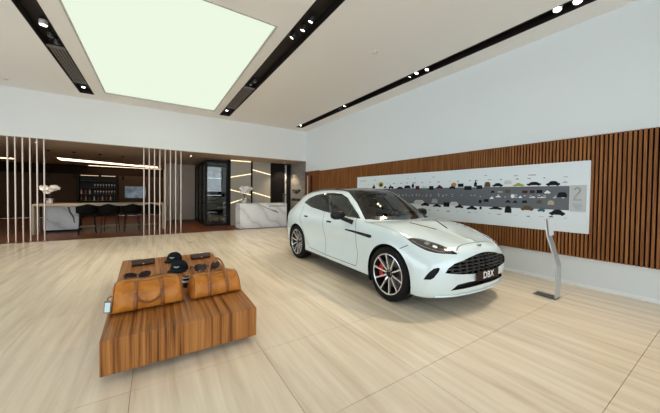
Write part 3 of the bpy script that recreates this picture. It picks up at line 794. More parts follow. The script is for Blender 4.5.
REG = dict(body=0, arch=1, dlo=2, front_glass=3, rear_glass=4, quarter=5, ws_frame=6, windscreen=7, roof=8, rear_screen=9, lamp=10, grille=11, intake=12, fog=13, bvent=15, strake=16, tail=17, sill=18)
side = lambda c, n: c.y > .5
# wheel arches
WF, WR, WZ, RA = (.93, .395), (3.99, .395), .395, .432
for wx, wz in (WF, WR):
    circ = [(wx + RA * math.cos(a * PI / 18), wz + RA * math.sin(a * PI / 18)) for a in range(36)]
    fs = cut(circ, REG['arch'], view='side', cond=lambda c, n: c.y > .55)
arch = [f for f in bm.faces if f[lay] == REG['arch']]
low = [f for f in bm.faces if f[lay] == 0 and f.calc_center_median().z < .26 and f.calc_center_median().y > .5 and any(abs(f.calc_center_median().x - w[0]) < .385 for w in (WF, WR))]
bmesh.ops.delete(bm, geom=arch + low, context='FACES')
# side glass
DLO = [(3.95,1.318),(3.83,1.43),(3.53,1.513),(3.123,1.556),(2.844,1.561),(2.538,1.543),(2.296,1.468),(2.018,1.305),(1.738,1.120),(1.979,1.128),(2.438,1.147),(2.915,1.178),(3.489,1.236)]
gz = lambda c, n: c.y > .3 and c.z > 1.05
dl = [(3.97,1.322),(3.90,1.385)] + DLO[1:]
cut(dl, REG['dlo'], cond=gz)
inn = inset(dl, .020)
cut(inn, REG['rear_glass'], src=(REG['dlo'],), cond=gz)
bp = lambda z: 2.63 + (z - 1.16) / .398 * .30
cut([(0, 1.0), (bp(1.0) - .03, 1.0), (bp(1.7) - .03, 1.7), (0, 1.7)], REG['front_glass'], src=(REG['rear_glass'],), cond=gz)
cut([(bp(1.0) - .03, 1.0), (bp(1.0) + .04, 1.0), (bp(1.7) + .04, 1.7), (bp(1.7) - .03, 1.7)], REG['dlo'], src=(REG['rear_glass'],), cond=gz)
cut([(2.02, 1.0), (2.045, 1.0), (2.045, 1.6), (2.02, 1.6)], REG['dlo'], src=(REG['front_glass'],), cond=gz)
# windscreen, roof, rear screen (seen from above)
up = lambda c, n: c.z > 1.04 and n.z > .15
wsP = [(1.37,-.02),(1.38,.15),(1.43,.37),(1.535,.66),(1.645,.80),(1.83,.742),(2.03,.682),(2.25,.640),(2.42,.605),(2.40,.40),(2.36,.20),(2.345,-.02)]
cut(wsP, REG['ws_frame'], view='top', cond=up)
wsI = [(1.485,-.02),(1.495,.15),(1.54,.37),(1.62,.62),(1.68,.700),(1.83,.675),(2.03,.618),(2.20,.578),(2.30,.548),(2.29,.38),(2.26,.20),(2.25,-.02)]
cut(wsI, REG['windscreen'], src=(REG['ws_frame'],), view='top', cond=up)
rfP = [(2.345,-.02),(2.36,.20),(2.40,.40),(2.42,.607),(2.7,.606),(3.0,.602),(3.5,.598),(4.0,.575),(4.38,.545),(4.43,.30),(4.44,-.02)]
cut(rfP, REG['roof'], view='top', cond=up)
cut([(4.47,-.02),(4.46,.30),(4.42,.52),(4.62,.50),(4.72,.36),(4.73,-.02)], REG['rear_screen'], view='top', cond=up)
# lamps and openings of the nose
HL = [(.653,.862,.928),(.645,.812,.942),(.579,.718,.937),(.487,.657,.915),(.365,.589,.884),(.253,.544,.844),(.165,.496,.792),(.160,.512,.778),(.211,.627,.786),(.288,.741,.794),(.387,.817,.818),(.503,.854,.861),(.583,.869,.893)]
nose = lambda c, n: c.x < .9
cut(smoothpoly(HL, 2), REG['lamp'], view='eye', cond=nose)
GR = [(.162,.717,.569),(.151,.679,.622),(.132,.581,.673),(.108,.434,.699),(.098,.294,.733),(.095,.154,.759),(.096,-.077,.768),(.065,-.058,.515),(.074,.255,.512),(.098,.478,.532),(.131,.638,.553)]
grp = [(.725,.565),(.685,.622),(.59,.672),(.44,.702),(.30,.734),(.16,.758),(.05,.766),(-.02,.767),(-.02,.512),(.26,.512),(.48,.530),(.64,.551)]
cut(grp, REG['grille'], view='front', cond=nose)
LO = [(.625,.330),(.53,.400),(.33,.413),(-.02,.405),(-.02,.338),(.15,.334),(.40,.330)]
cut(LO, REG['intake'], view='front', cond=nose)
FG = [(.336,.92,.468),(.314,.907,.514),(.28,.88,.573),(.246,.841,.617),(.216,.797,.632),(.201,.779,.62),(.207,.797,.579),(.241,.844,.502),(.268,.871,.476)]
cut(FG, REG['fog'], view='eye', cond=nose)
# shut lines
GAPN = [40]
def gapn():
    GAPN[0] -= 1; return GAPN[0]
hl = [(.187,.468),(.213,.397),(.225,.294),(.216,.118),(.205,-.02)]
cut(strip(hl, .012), gapn(), view='top', cond=lambda c, n: c.x < .5 and c.z > .8)
cut(strip([(.63,.868),(.80,.842),(1.0,.855),(1.30,.862),(1.60,.85)], .009), gapn(), view='top', cond=lambda c, n: c.z > .9 and n.z > .3)
dm = lambda c, n: c.y > .6 and c.z > .26
cut(strip([(2.878,1.175),(2.866,1.084),(2.796,.868),(2.745,.633),(2.714,.501),(2.70,.33)], .011), gapn(), cond=dm)
cut(strip([(1.80,1.118),(1.707,.929),(1.70,.672),(1.655,.544),(1.67,.393),(1.70,.33)], .011), gapn(), cond=dm)
cut(strip([(1.70,.33),(2.2,.33),(2.70,.33),(3.35,.36)], .010), gapn(), cond=dm)
cut(strip([(3.35,.36),(3.56,.55),(3.70,.80),(3.84,1.0),(3.90,1.26)], .011), gapn(), cond=dm)
cut(strip([(.70,.80),(.60,.86)], .012), gapn(), cond=lambda c, n: c.y > .7 and c.z > .6)
# side strake, bonnet vents
cut([(2.03,.922),(1.80,.920),(1.30,.908),(1.28,.872),(1.34,.856),(1.80,.886),(2.03,.900)], REG['strake'], cond=dm)
cut(strip([(1.10,.335),(.92,.235),(.745,.135)], .036), REG['bvent'], view='top', cond=lambda c, n: c.z > .9)
# tail lamps
cut([(.16,1.02),(.50,1.01),(.74,.985),(.80,.96),(.80,.99),(.74,1.02),(.50,1.045),(.16,1.05)], REG['tail'], view='front', cond=lambda c, n: c.x > 4.3)
# dark lower sill
cut([(1.33,.20),(1.33,.262),(3.58,.275),(3.58,.2)], REG['sill'], cond=lambda c, n: c.y > .5)
recess(REG['grille'], V((.055, 0, 0)))
recess(REG['intake'], V((.06, 0, 0)))
recess(REG['fog'], V((.035, -.035, 0)))
recess(REG['bvent'], V((0, 0, -.012)))
nrm_bvh = BVH
def region_mesh(name, reg, mirror='both', m=None, thick=0):
    """mirror: both (one symmetric piece), 'r' near side, 'l' far side"""
    fs = [f for f in bm.faces if f[lay] == reg]
    vi, verts, faces = {}, [], []
    sides = (1, -1) if mirror == 'both' else ((1,) if mirror == 'r' else (-1,))
    for sgn in sides:
        for f in fs:
            idx = []
            for v in f.verts:
                k = (v.index, sgn if abs(v.co.y) > 1e-5 else 0)
                if k not in vi:
                    vi[k] = len(verts); verts.append(cl((v.co.x, v.co.y * sgn, v.co.z)))
                idx.append(vi[k])
            faces.append(idx if sgn > 0 else idx[::-1])
    me = bpy.data.meshes.new(name)
    me.from_pydata([tuple(v) for v in verts], [], faces)
    for p in me.polygons: p.use_smooth = True
    me.validate(); me.update()
    return me
bm.verts.index_update()
for r_ in (0,):
    body = link('body_shell', region_mesh('body_shell', 0), M_paint, car)
def part(name, reg, m, how='both', parent=car):
    if how == 'both': return [link(name, region_mesh(name, REG[reg]), m, parent)]
    return [link(name, region_mesh(name, REG[reg], h), m, parent) for h in ('r', 'l')]
part('window_trim', 'dlo', M_gloss, 'each')
part('side_window', 'front_glass', M_sg, 'each')
part('rear_side_window', 'rear_glass', M_pg, 'each')
part('windscreen_frame', 'ws_frame', M_gloss)
part('windscreen', 'windscreen', M_ws)
part('roof_panel', 'roof', M_gloss)
part('rear_window', 'rear_screen', M_pg)
hd = region_mesh('headliner', REG['roof']); hd.transform(Matrix.Translation((0, 0, -.025))); link('headliner', hd, mat('headliner_tan', (.58, .42, .26), .8), car)
hlm = part('headlight', 'lamp', M_lamp, 'each')
gr = part('grille', 'grille', mat('grille_void', (.003, .003, .003), .9, spec=0.))[0]
part('lower_air_intake', 'intake', M_black)
part('side_air_intake', 'fog', M_trim, 'each')
for g in range(GAPN[0], 40):
    REG['g'] = g; part('shut_line', 'g', M_gap, 'each')
part('bonnet_vent', 'bvent', M_black, 'each')
part('side_strake', 'strake', M_gloss, 'each')
part('tail_light', 'tail', mat('tail_lamp_red', (.25, .01, .01), .2, coat=.5), 'each')
part('sill_trim', 'sill', M_trim, 'each')
def surf(l, z):          # skin of the nose at l, z
    h = BVH.ray_cast(V((-1, abs(l), z)), V((1, 0, 0)))
    return h[0].x if h[0] else .1
# grille vanes
def gspan(z):
    xs_ = []
    n = len(grp)
    for i in range(n):
        (a, b), (c, d) = grp[i], grp[(i + 1) % n]
        if (b > z) != (d > z): xs_.append(a + (c - a) * (z - b) / (d - b))
    return max(xs_) if xs_ else 0
M_vane = mat('grille_vane', (.075, .070, .066), .35, metal=.3)
for k in range(5):
    z = .552 + k * .044; lm = gspan(z) - .012
    pts = [(-lm + 2 * lm * q / 16) for q in range(17)]
    b2 = bmesh.new(); prev = None
    for l in pts:
        s_ = surf(l, z) + .012
        ring = [b2.verts.new(cl(p)) for p in ((s_, l, z - .004), (s_ + .03, l, z - .006), (s_ + .03, l, z + .006), (s_, l, z + .004))]
        if prev:
            for q in range(4): b2.faces.new((prev[q], prev[(q + 1) % 4], ring[(q + 1) % 4], ring[q]))
        else: b2.faces.new(ring[::-1])
        prev = ring
    b2.faces.new(prev)
    link('grille_vane', to_mesh(b2, 'grille_vane'), M_vane, gr)
for k in range(-5, 6):
    l = k * .122
    zz = [z for z in [.52 + .004 * q for q in range(62)] if gspan(z) > abs(l) + .015]
    if len(zz) < 4: continue
    z0, z1 = zz[0], zz[-1]
    b2 = bmesh.new(); prev = None
    for q in range(7):
        z = z0 + (z1 - z0) * q / 6; s_ = surf(l, z) + .008
        ring = [b2.verts.new(cl(p)) for p in ((s_, l - .004, z), (s_ + .03, l - .004, z), (s_ + .03, l + .004, z), (s_, l + .004, z))]
        if prev:
            for w in range(4): b2.faces.new((prev[w], prev[(w + 1) % 4], ring[(w + 1) % 4], ring[w]))
        else: b2.faces.new(ring[::-1])
        prev = ring
    b2.faces.new(prev)
    link('grille_upright', to_mesh(b2, 'grille_upright'), M_vane, gr)
# headlamp inside: projector pods and a bright signature line
M_led = mat('lamp_led', (1, 1, 1), .3, emit=(1, .98, .95), estr=1.2)
M_reflector = mat('lamp_reflector', (.55, .55, .56), .15, metal=1.)
for o, sg in zip(hlm, (1, -1)):
    for s_, l, z, r_ in ((.455, .72, .868, .040), (.36, .685, .846, .034)):
        h = BVH.find_nearest(V((s_, l, z))); p, n = h[0], h[1]
        if n.x > 0: n = -n
        if n.y < 0: n = -n
        b2 = bmesh.new(); lathe_bm(b2, [(r_, -.004), (r_, .003), (r_ * .8, .004), (r_ * .3, .001), (0, .0)], 18)
        me = to_mesh(b2, 'projector', True)
        zz = cl((n.x, n.y * sg, n.z)) - cl((0, 0, 0)); q = V((0, 0, 1)).rotation_difference(zz)
        m4 = q.to_matrix().to_4x4(); m4.translation = cl((p.x, p.y * sg, p.z)) + zz.normalized() * .003
        me.transform(m4); link('projector', me, M_reflector, o)
    pts = []
    for a in ((.61, .835, .915), (.52, .822, .872), (.42, .785, .838), (.32, .722, .81), (.24, .635, .797)):
        h = BVH.find_nearest(V(a)); pts.append(cl((h[0].x - .004, (h[0].y + .003) * sg, h[0].z)))
    tube('light_signature', pts, .0035, M_chrome, o, 6)
    h = BVH.find_nearest(V((.275, .60, .825)))
    b2 = bmesh.new(); lathe_bm(b2, [(.016, -.003), (.016, .004), (0, .005)], 12); me = to_mesh(b2, 'indicator', True)
    me.transform(axes(cl((h[0].x - .004, h[0].y * sg, h[0].z)), (1, 0, 0), (0, 0, 1))); link('indicator', me, mat('amber', (.6, .25, .05), .3, emit=(1, .5, .2), estr=.1), o)
# number plate with the model letters
np_ = box('number_plate', (-.26, -.010, -.062), (.26, .010, .062), mat('plate_dark_brown', (.022, .009, .006), .5, spec=.15), car, .004, 1)
np_.location = cl((.045, -.03, .475)); np_.rotation_euler = (0, 0, 0)
text('plate_lettering', 'DBX', .128, .001, axes((0, -.0115, 0), (1, 0, 0), (0, 0, 1)), mat('plate_white_letters', (.9, .9, .9), .4), np_, .25)
# winged emblem on the nose
ez = .852; es = surf(.0, .80)
wing = [(0, .010), (.018, .016), (.060, .014), (.060, .008), (.030, .000), (.012, -.012), (-.012, -.012), (-.030, 0), (-.060, .008), (-.060, .014), (-.018, .016)]
h = BVH.find_nearest(V((.145, .0, .855)))
prism('emblem', wing, .003, lambda u, v, w: cl((h[0].x - .004 + v * .85 - w * .5, u, h[0].z + v * .65 + w + .001)), mat('emblem_metal', (.25, .26, .27), .25, metal=1.), car)
# fuel / door handles
for s_, z in ((3.585, 1.027), (2.609, .994)):
    for sg in (1, -1):
        hh = BVH.ray_cast(V((s_, 2, z)), V((0, -1, 0)))[0]
        o = box('door_handle', (-.006, -.085, -.016), (.006, .085, .016), M_gloss, car, .005)
        o.location = cl((s_, (hh.y + .003) * sg, z)); o.rotation_euler = (0, 0, 0)
# mirrors
for sg in (1, -1):
    mr = bmesh.new()
    bmesh.ops.create_icosphere(mr, subdivisions=3, radius=1)
    for v in mr.verts:
        x, y_, z = v.co
        sq = lambda t: math.copysign(abs(t) ** .75, t)
        v.co = cl((2.055 + sq(x) * .085 * (1 if x < 0 else .75), sg * (1.095 + sq(y_) * .140), 1.170 + sq(z) * .084))
    mo = link('door_mirror', to_mesh(mr, 'door_mirror', True), M_trim, car)
    tube('mirror_arm', [cl(p) for p in ((1.86, sg * .90, 1.045), (1.93, sg * .955, 1.075), (2.01, sg * 1.03, 1.115))], [.042, .036, .036], M_trim, mo, 10)
    b2 = bmesh.new(); prism_bm(b2, [(.5 * math.cos(2 * PI * k / 16), .5 * math.sin(2 * PI * k / 16)) for k in range(16)], .004, lambda u, v, w: cl((2.118 + w, sg * (1.085 + u * .19), 1.165 + v * .10)))
    link('mirror_glass', to_mesh(b2, 'mirror_glass'), M_chrome, mo)
# roof rails
for sg in (1, -1):
    tube('roof_rail', [cl((s_, sg * l, z)) for s_, l, z in ((2.46, .612, 1.602), (2.56, .612, 1.622), (3.0, .608, 1.640), (3.5, .603, 1.630), (3.95, .585, 1.586), (4.12, .572, 1.545))], [.006, .012, .013, .013, .012, .006], M_gloss, car, 8)
# rear lip, splitter
pts = [cl((surf(l, .262) - .006, l, .250)) for l in [-.80 + 1.6 * q / 20 for q in range(21)]]
tube('front_splitter', pts, .013, M_paint, car, 8)
# wheels
M_tyre = mat('tyre_rubber', (.007, .007, .007), .8, spec=.2)
M_rim = mat('rim_dark', (.020, .020, .022), .3, metal=.6)
M_alloy = mat('machined_alloy', (.78, .78, .78), .25, metal=.7)
M_disc = mat('brake_disc', (.08, .08, .08), .4, metal=1.)
M_red = mat('caliper_red', (.45, .008, .010), .3, coat=.5)
def bm_to(name, fn, smooth=True):
    b2 = bmesh.new(); fn(b2); return to_mesh(b2, name, smooth)
tyre_me = bm_to('wheel', lambda b: lathe_bm(b, [(.290, .135), (.315, .146), (.355, .145), (.382, .128), (.394, .095), (.396, .0), (.394, -.095), (.382, -.128), (.355, -.145), (.315, -.146), (.290, -.135)], 48, 'x', True))
rim_me = bm_to('rim', lambda b: lathe_bm(b, [(.292, .136), (.284, .134), (.272, .110), (.262, .02), (.262, -.12), (.290, -.134)], 48, 'x', False) or None)
def rim_open(b):
    rows = []
    for r_, h_ in [(.293, .139), (.285, .139), (.276, .118), (.262, .04), (.262, -.12)]:
        rows.append([b.verts.new((h_, r_ * math.cos(2 * PI * k / 48), r_ * math.sin(2 * PI * k / 48))) for k in range(48)])
    for i in range(4):
        for k in range(48): b.faces.new((rows[i][k], rows[i][(k + 1) % 48], rows[i + 1][(k + 1) % 48], rows[i + 1][k]))
rim_me = bm_to('rim', rim_open)
lip_me = bm_to('rim_lip', lambda b: lathe_bm(b, [(.294, .139), (.284, .1415), (.277, .136), (.284, .133)], 48, 'x', True))
def spoke(b):
    A = [(.045, .013, .092), (.11, .0105, .112), (.19, .0095, .122), (.245, .0105, .128), (.284, .017, .134)]
    prev = None
    for r_, w, x in A:
        ring = [b.verts.new(p) for p in ((x, -w, r_), (x, w, r_), (x - .035, w * .7, r_), (x - .035, -w * .7, r_))]
        if prev:
            for q in range(4): b.faces.new((prev[q], prev[(q + 1) % 4], ring[(q + 1) % 4], ring[q]))
        else: b.faces.new(ring[::-1])
        prev = ring
    b.faces.new(prev)
spoke_me = bm_to('spoke', spoke, False)
hub_me = bm_to('hub', lambda b: lathe_bm(b, [(.060, .05), (.064, .095), (.046, .104), (.040, .100), (.036, .106), (0, .108)], 24, 'x'))
disc_me = bm_to('brake_disc', lambda b: lathe_bm(b, [(.205, .0), (.205, .028), (.10, .030), (.10, .05), (.0, .05)], 40, 'x'))
def caliper(b):
    prev = None
    for k in range(9):
        a = -.52 + 1.04 * k / 8
        ring = []
        for r_, x in ((.150, .075), (.238, .075), (.245, .0), (.150, .0)):
            ring.append(b.verts.new((x, r_ * math.cos(a), r_ * math.sin(a))))
        if prev:
            for q in range(4): b.faces.new((prev[q], prev[(q + 1) % 4], ring[(q + 1) % 4], ring[q]))
        else: b.faces.new(ring[::-1])
        prev = ring
    b.faces.new(prev)
cal_me = bm_to('brake_caliper', caliper, False)
bolt_me = bm_to('wheel_bolt', lambda b: lathe_bm(b, [(.009, .09), (.009, .108), (0, .110)], 8, 'x'))
nose_in = 0
for (wx, wz) in (WF, WR):
    for sg in (1, -1):
        # sg 1 is the near side: its outer face looks to local -x
        w = link('wheel', tyre_me, M_tyre, car, cl((wx, sg * .838, wz)), (0, 0, PI if sg > 0 else 0))
        rm = link('rim', rim_me, M_rim, w); link('rim_lip', lip_me, M_alloy, w); link('hub', hub_me, M_rim, w); link('brake_disc', disc_me, M_disc, w)
        for k in range(10):
            link('spoke', spoke_me, M_alloy, w, None, (2 * PI * (k + .2) / 10, 0, 0))
        for k in range(5):
            a = 2 * PI * k / 5
            link('wheel_bolt', bolt_me, M_chrome, w, (0, .045 * math.cos(a), .045 * math.sin(a)))
        c = link('brake_caliper', cal_me, M_red, w)
        back = (wx == WF[0])
        # caliper sits behind the front axle, ahead of the rear one
        yv = 1 if back else -1
        c.rotation_euler = (0 if (yv * (-1 if sg > 0 else 1)) > 0 else PI, 0, 0)
        # wheel housing
        b2 = bmesh.new(); rows = []
        for l in (.97, .60):
            rows.append([b2.verts.new(cl((wx + .437 * math.cos(a), sg * l, max(.20, wz + .437 * math.sin(a))))) for a in [(-30 + 240 * q / 24) * PI / 180 for q in range(25)]])
        for q in range(24): b2.faces.new((rows[0][q], rows[0][q + 1], rows[1][q + 1], rows[1][q]))
        b2.faces.new(rows[1])
        link('wheel_housing', to_mesh(b2, 'wheel_housing', True), M_trim, car)
# underbody
bmU = bmesh.new()
prism_bm(bmU, [(.25, .50), (.40, .62), (.52, .60), (1.40, .60), (1.42, .86), (3.52, .86), (3.54, .60), (4.45, .60), (4.75, .50), (4.75, -.50), (4.45, -.60), (3.54, -.60), (3.52, -.86), (1.42, -.86), (1.40, -.60), (.52, -.60), (.40, -.62), (.25, -.50)], .06, lambda u, v, w: cl((u, v, .215 + w)))
link('underbody', to_mesh(bmU, 'underbody'), M_trim, car)
# cabin: dashboard, seats, wheel, linings
M_hide = mat('cabin_tan_hide', (.52, .35, .19), .5)
M_hide2 = mat('cabin_dark_hide', (.030, .023, .019), .85, spec=.1)
b2 = bmesh.new(); prism_bm(b2, [(1.50, 1.05), (1.56, 1.095), (1.80, 1.10), (2.00, 1.06), (2.06, .98), (2.0, .80), (1.9, .55), (1.50, .55)], 1.56, lambda u, v, w: cl((u, w - .78, v)))
link('dashboard', to_mesh(b2, 'dashboard'), M_hide2, car)
bmL = bmesh.new()
for sg in (1, -1): bbox(bmL, tuple(cl((1.75, sg * .80, .35))), tuple(cl((4.2, sg * .845, 1.09))))
bbox(bmL, tuple(cl((1.75, -.8, .30))), tuple(cl((4.3, .8, .36))))
bmesh.ops.recalc_face_normals(bmL, faces=bmL.faces)
link('cabin_lining', to_mesh(bmL, 'cabin_lining'), M_hide2, car)
def seat(s0, l, w, name='seat'):
    st = box(name, tuple(cl((s0 - .25, l - w / 2, .48))), tuple(cl((s0 + .27, l + w / 2, .66))), M_hide, car, .05, 3)
    b3 = box_mesh('backrest', (-w / 2, -.06, 0), (w / 2, .06, .66), .05, 3)
    link('seat_back', b3, M_hide, st, cl((s0 + .27, l, .62)), (-.30, 0, 0))
    b3 = box_mesh('headrest', (-.13, -.045, 0), (.13, .045, .19), .04, 3)
    link('headrest', b3, M_hide, st, cl((s0 + .50, l, 1.27)), (-.2, 0, 0))
seat(2.62, .38, .52); seat(2.62, -.38, .52)
seat(3.50, .40, .60, 'rear_seat'); seat(3.50, -.40, .60, 'rear_seat')
b2 = bmesh.new(); lathe_bm(b2, [(.170, 0), (.187, .017), (.170, .034), (.153, .017)], 28, 'z', True)
for a in (0, PI * .75, PI * 1.25):
    ring_tube(b2, [(0, 0, .0), (.17 * math.sin(a), -.17 * math.cos(a), .017)], .014, 6)
lathe_bm(b2, [(.05, -.02), (.055, .01), (.03, .03), (0, .032)], 16)
sw = to_mesh(b2, 'steering_wheel', True); sw.transform(Matrix.Rotation(math.radians(-68), 4, 'X'))
sw.transform(Matrix.Translation(cl((2.17, -.38, 1.06)))); link('steering_wheel', sw, M_hide2, car)
b2 = bmesh.new(); bbox(b2, tuple(cl((2.10, -.11, 1.49))), tuple(cl((2.14, .11, 1.56)))); bmesh.ops.recalc_face_normals(b2, faces=b2.faces)
link('rear_view_mirror', to_mesh(b2, 'rear_view_mirror'), M_trim, car)
bm.free()
# ------------------------------------------------------------------ lounge and reception behind the opening
M_soffit = mat('taupe_ceiling', (.50, .38, .28), .6)
M_darkwall = mat('dark_brown_wall', (.020, .011, .007), .7, spec=.06)
M_midwall = mat('brown_wall_panel', (.062, .038, .025), .7, spec=.06)
M_beige = mat('beige_wall', (.60, .50, .40), .6)
M_cream = mat('cream_stone', (.46, .37, .285), .4, spec=.2)
M_marble = marble('white_marble')
M_bronze = mat('brushed_bronze', (.62, .50, .42), .33, metal=.85)
tag(box('ceiling_bar', (XL, D + .30, ZF), (R, YB, ZF + .12), M_soffit), kind='structure')
tag(box('ceiling_soffit', (XL, D, ZF - .012), (R, D + .30, ZF), mat('taupe_ceiling_edge', (.52, .42, .33), .6)), kind='structure')
tag(box('wall_bar_back', (XL, YB, 0), (R, YB + .2, ZF + .12), M_darkwall), kind='structure')
M_stone = grain('grey_stone_cladding', [(.3, (.20, .185, .165)), (.55, (.29, .27, .24)), (.8, (.38, .355, .32))], (1.5, 1.5, 5), rough=.55, rnd=False, bump=.2)
tag(box('wall_stone', (R, D, 0), (R + .25, 13.42, ZF + .05), M_stone), kind='structure')
tag(box('wall_reception_end', (R, 13.42, 0), (R + .25, YB, ZF + .12), M_darkwall), kind='structure')
# wings and name in dark metal on the stone wall
M_sign = mat('sign_dark_metal', (.02, .018, .016), .35, metal=.6)
ws_ = empty('wall_emblem', (R - .001, 12.60, 1.62), 0, 'dark winged emblem with lettering on the grey stone wall', 'sign')
def half(sg):
    return [(sg * u, v) for u, v in ((0, .02), (.05, .07), (.22, .10), (.48, .10), (.46, .055), (.42, .045), (.40, .01), (.32, -.005), (.30, -.04), (.20, -.055), (.10, -.10), (0, -.11))]
wp = half(1) + half(-1)[::-1][1:-1]
prism('wings', wp, .02, lambda u, v, w: (-w, -u, v + .02), M_sign, ws_)
for k in range(3):
    tube('feather_line', [(-.022, -.12 - .07 * k, .08), (-.022, -.10 - .05 * k, -.03 + .015 * k)], .006, M_bronze, ws_, 5)
    tube('feather_line', [(-.022, .12 + .07 * k, .08), (-.022, .10 + .05 * k, -.03 + .015 * k)], .006, M_bronze, ws_, 5)
text('sign_lettering', 'ASTON MARTIN', .17, .008, axes((-.010, 0, -.40), (0, -1, 0), (0, 0, 1)), M_sign, ws_, 1.10)

# upright bronze rods at the edge of the lounge
b2 = bmesh.new(); lathe_bm(b2, [(.020, 0), (.020, ZF - .012)], 12); rod_me = to_mesh(b2, 'rod', True)
b2 = bmesh.new(); lathe_bm(b2, [(.032, 0), (.032, .012), (.021, .014)], 12); foot_me = to_mesh(b2, 'foot_plate', True)
left = [-3.545, -3.395, -3.245, -3.093, -2.945, -2.795]
right = [-.298, -.142, .018, .180, .345, .512, .682, .855]
LW = ['leftmost', 'second', 'third', 'fourth', 'fifth', 'rightmost']
for i, x in enumerate(left):
    t = empty('bronze_rod', (x, D + .05, 0), 0, LW[i] + (' of' if i in (0, 5) else ' from left of') + ' the six upright bronze rods before the marble bar end', 'rod', 'bronze rods left of the lounge')
    link('rod', rod_me, M_bronze, t); link('foot_plate', foot_me, M_bronze, t)
RW = ['leftmost', 'second', 'third', 'fourth', 'fifth', 'sixth', 'seventh', 'rightmost']
for i, x in enumerate(right):
    t = empty('bronze_rod', (x, D + .05, 0), 0, RW[i] + (' of' if i in (0, 7) else ' from left of') + ' the eight upright bronze rods near the glass office', 'rod', 'bronze rods right of the lounge')
    link('rod', rod_me, M_bronze, t); link('foot_plate', foot_me, M_bronze, t)

# bar: long cream table over a marble block
bt = empty('bar_table', (0, 13.2, 0), 0, 'long cream stone bar table with slab legs in the dim lounge', 'bar table')
box('table_top', (-3.52, 0, .985), (.36, 1.55, 1.055), M_cream, bt, .006, 1)
box('leg', (-3.52, .02, 0), (-3.43, .60, .985), M_cream, bt)
box('leg', (.28, .02, 0), (.36, .60, .985), M_cream, bt)
mb = empty('marble_bar_block', (0, 14.05, 0), 0, 'white veined marble block under the left end of the bar table', 'bar')
box('marble_front', (-3.42, 0, .06), (-2.44, .06, .975), M_marble, mb, .003, 1)
bmv = bmesh.new(); prism_bm(bmv, [(-2.76, .93), (-2.70, .93), (-2.66, .74), (-2.57, .55), (-2.54, .30), (-2.57, .30), (-2.61, .52), (-2.71, .72)], .002, lambda u, v, w: (u, -.0005 - w, v))
link('stone_vein', to_mesh(bmv, 'stone_vein'), mat('vein_charcoal', (.07, .07, .08), .3), mb)
box('carcass', (-3.40, .06, .0), (-2.46, .65, .97), M_darkwall, mb)
box('kick_plate', (-3.40, .03, 0), (-2.46, .06, .06), M_black, mb)
def orchid(loc, sc, lab, petal, seed):
    rn = random.Random(seed)
    t = empty('potted_orchid', loc, 0, lab, 'potted orchid', 'white orchids')
    lathe('pot', [(.055, 0), (.075, .02), (.085, .16), (.078, .165), (.072, .13), (0, .12)], mat('pot_white', (.72, .68, .66), .3), t, 20)
    mg = mat('orchid_leaf', (.03, .06, .02), .4); mp = mat(petal, (.86, .82, .80), .45)
    for k in range(6):
        a = k * 1.05 + rn.random() * .4
        b3 = bmesh.new(); pr = None
        for q in range(6):
            u = q / 5; w = .030 * math.sin(PI * (.15 + .85 * u)) + .002
            c_ = V((math.cos(a) * .22 * u, math.sin(a) * .22 * u, .14 + .10 * u - .16 * u * u)); n_ = V((-math.sin(a), math.cos(a), 0))
            r2 = [b3.verts.new(c_ + n_ * w), b3.verts.new(c_ - n_ * w)]
            if pr: b3.faces.new((pr[0], pr[1], r2[1], r2[0]))
            pr = r2
        link('leaf', to_mesh(b3, 'leaf', True), mg, t)
    # one flower: five petals and a lip
    b3 = bmesh.new()
    for k in range(5):
        a = 2 * PI * k / 5; pr = None; wd = .026 if k in (1, 4) else .018
        for q in range(5):
            u = q / 4; w = wd * math.sin(PI * (.2 + .72 * u)); rr_ = .052 * u
            c_ = V((0, math.cos(a) * rr_, math.sin(a) * rr_)); n_ = V((0, -math.sin(a), math.cos(a)))
            c_.x = -.012 * u * u
            r2 = [b3.verts.new(c_ + n_ * w), b3.verts.new(c_ - n_ * w)]
            if pr: b3.faces.new((pr[0], pr[1], r2[1], r2[0]))
            pr = r2
    flower = to_mesh(b3, 'flower', True); 
    for k in range(5):
        a = k * 1.2566 + .3; ln = .09 + .10 * rn.random()
        pts = [V((math.cos(a) * ln * u, math.sin(a) * ln * u * .7, .14 + .36 * math.sin(u * 1.9))) for u in [q / 7 for q in range(8)]]
        tube('stem', pts, .004, mg, t, 5)
        for p in pts[3:]:
            for r_ in range(2):
                o = link('flower', flower, mp, t, p + V((rn.uniform(-.06, .06), rn.uniform(-.06, .03), rn.uniform(-.04, .05))), (rn.uniform(-.4, .4), rn.uniform(-.4, .4), -PI / 2 + rn.uniform(-.9, .9)))
                o.rotation_euler.z = PI / 2 + rn.uniform(-.9, .9); o.scale = (1.15,) * 3
    t.scale = (sc,) * 3
    return t
orchid((-3.17, 13.75, 1.055), 1.15, 'white orchid in a white pot on the dark bar table', 'orchid_petal', 2)
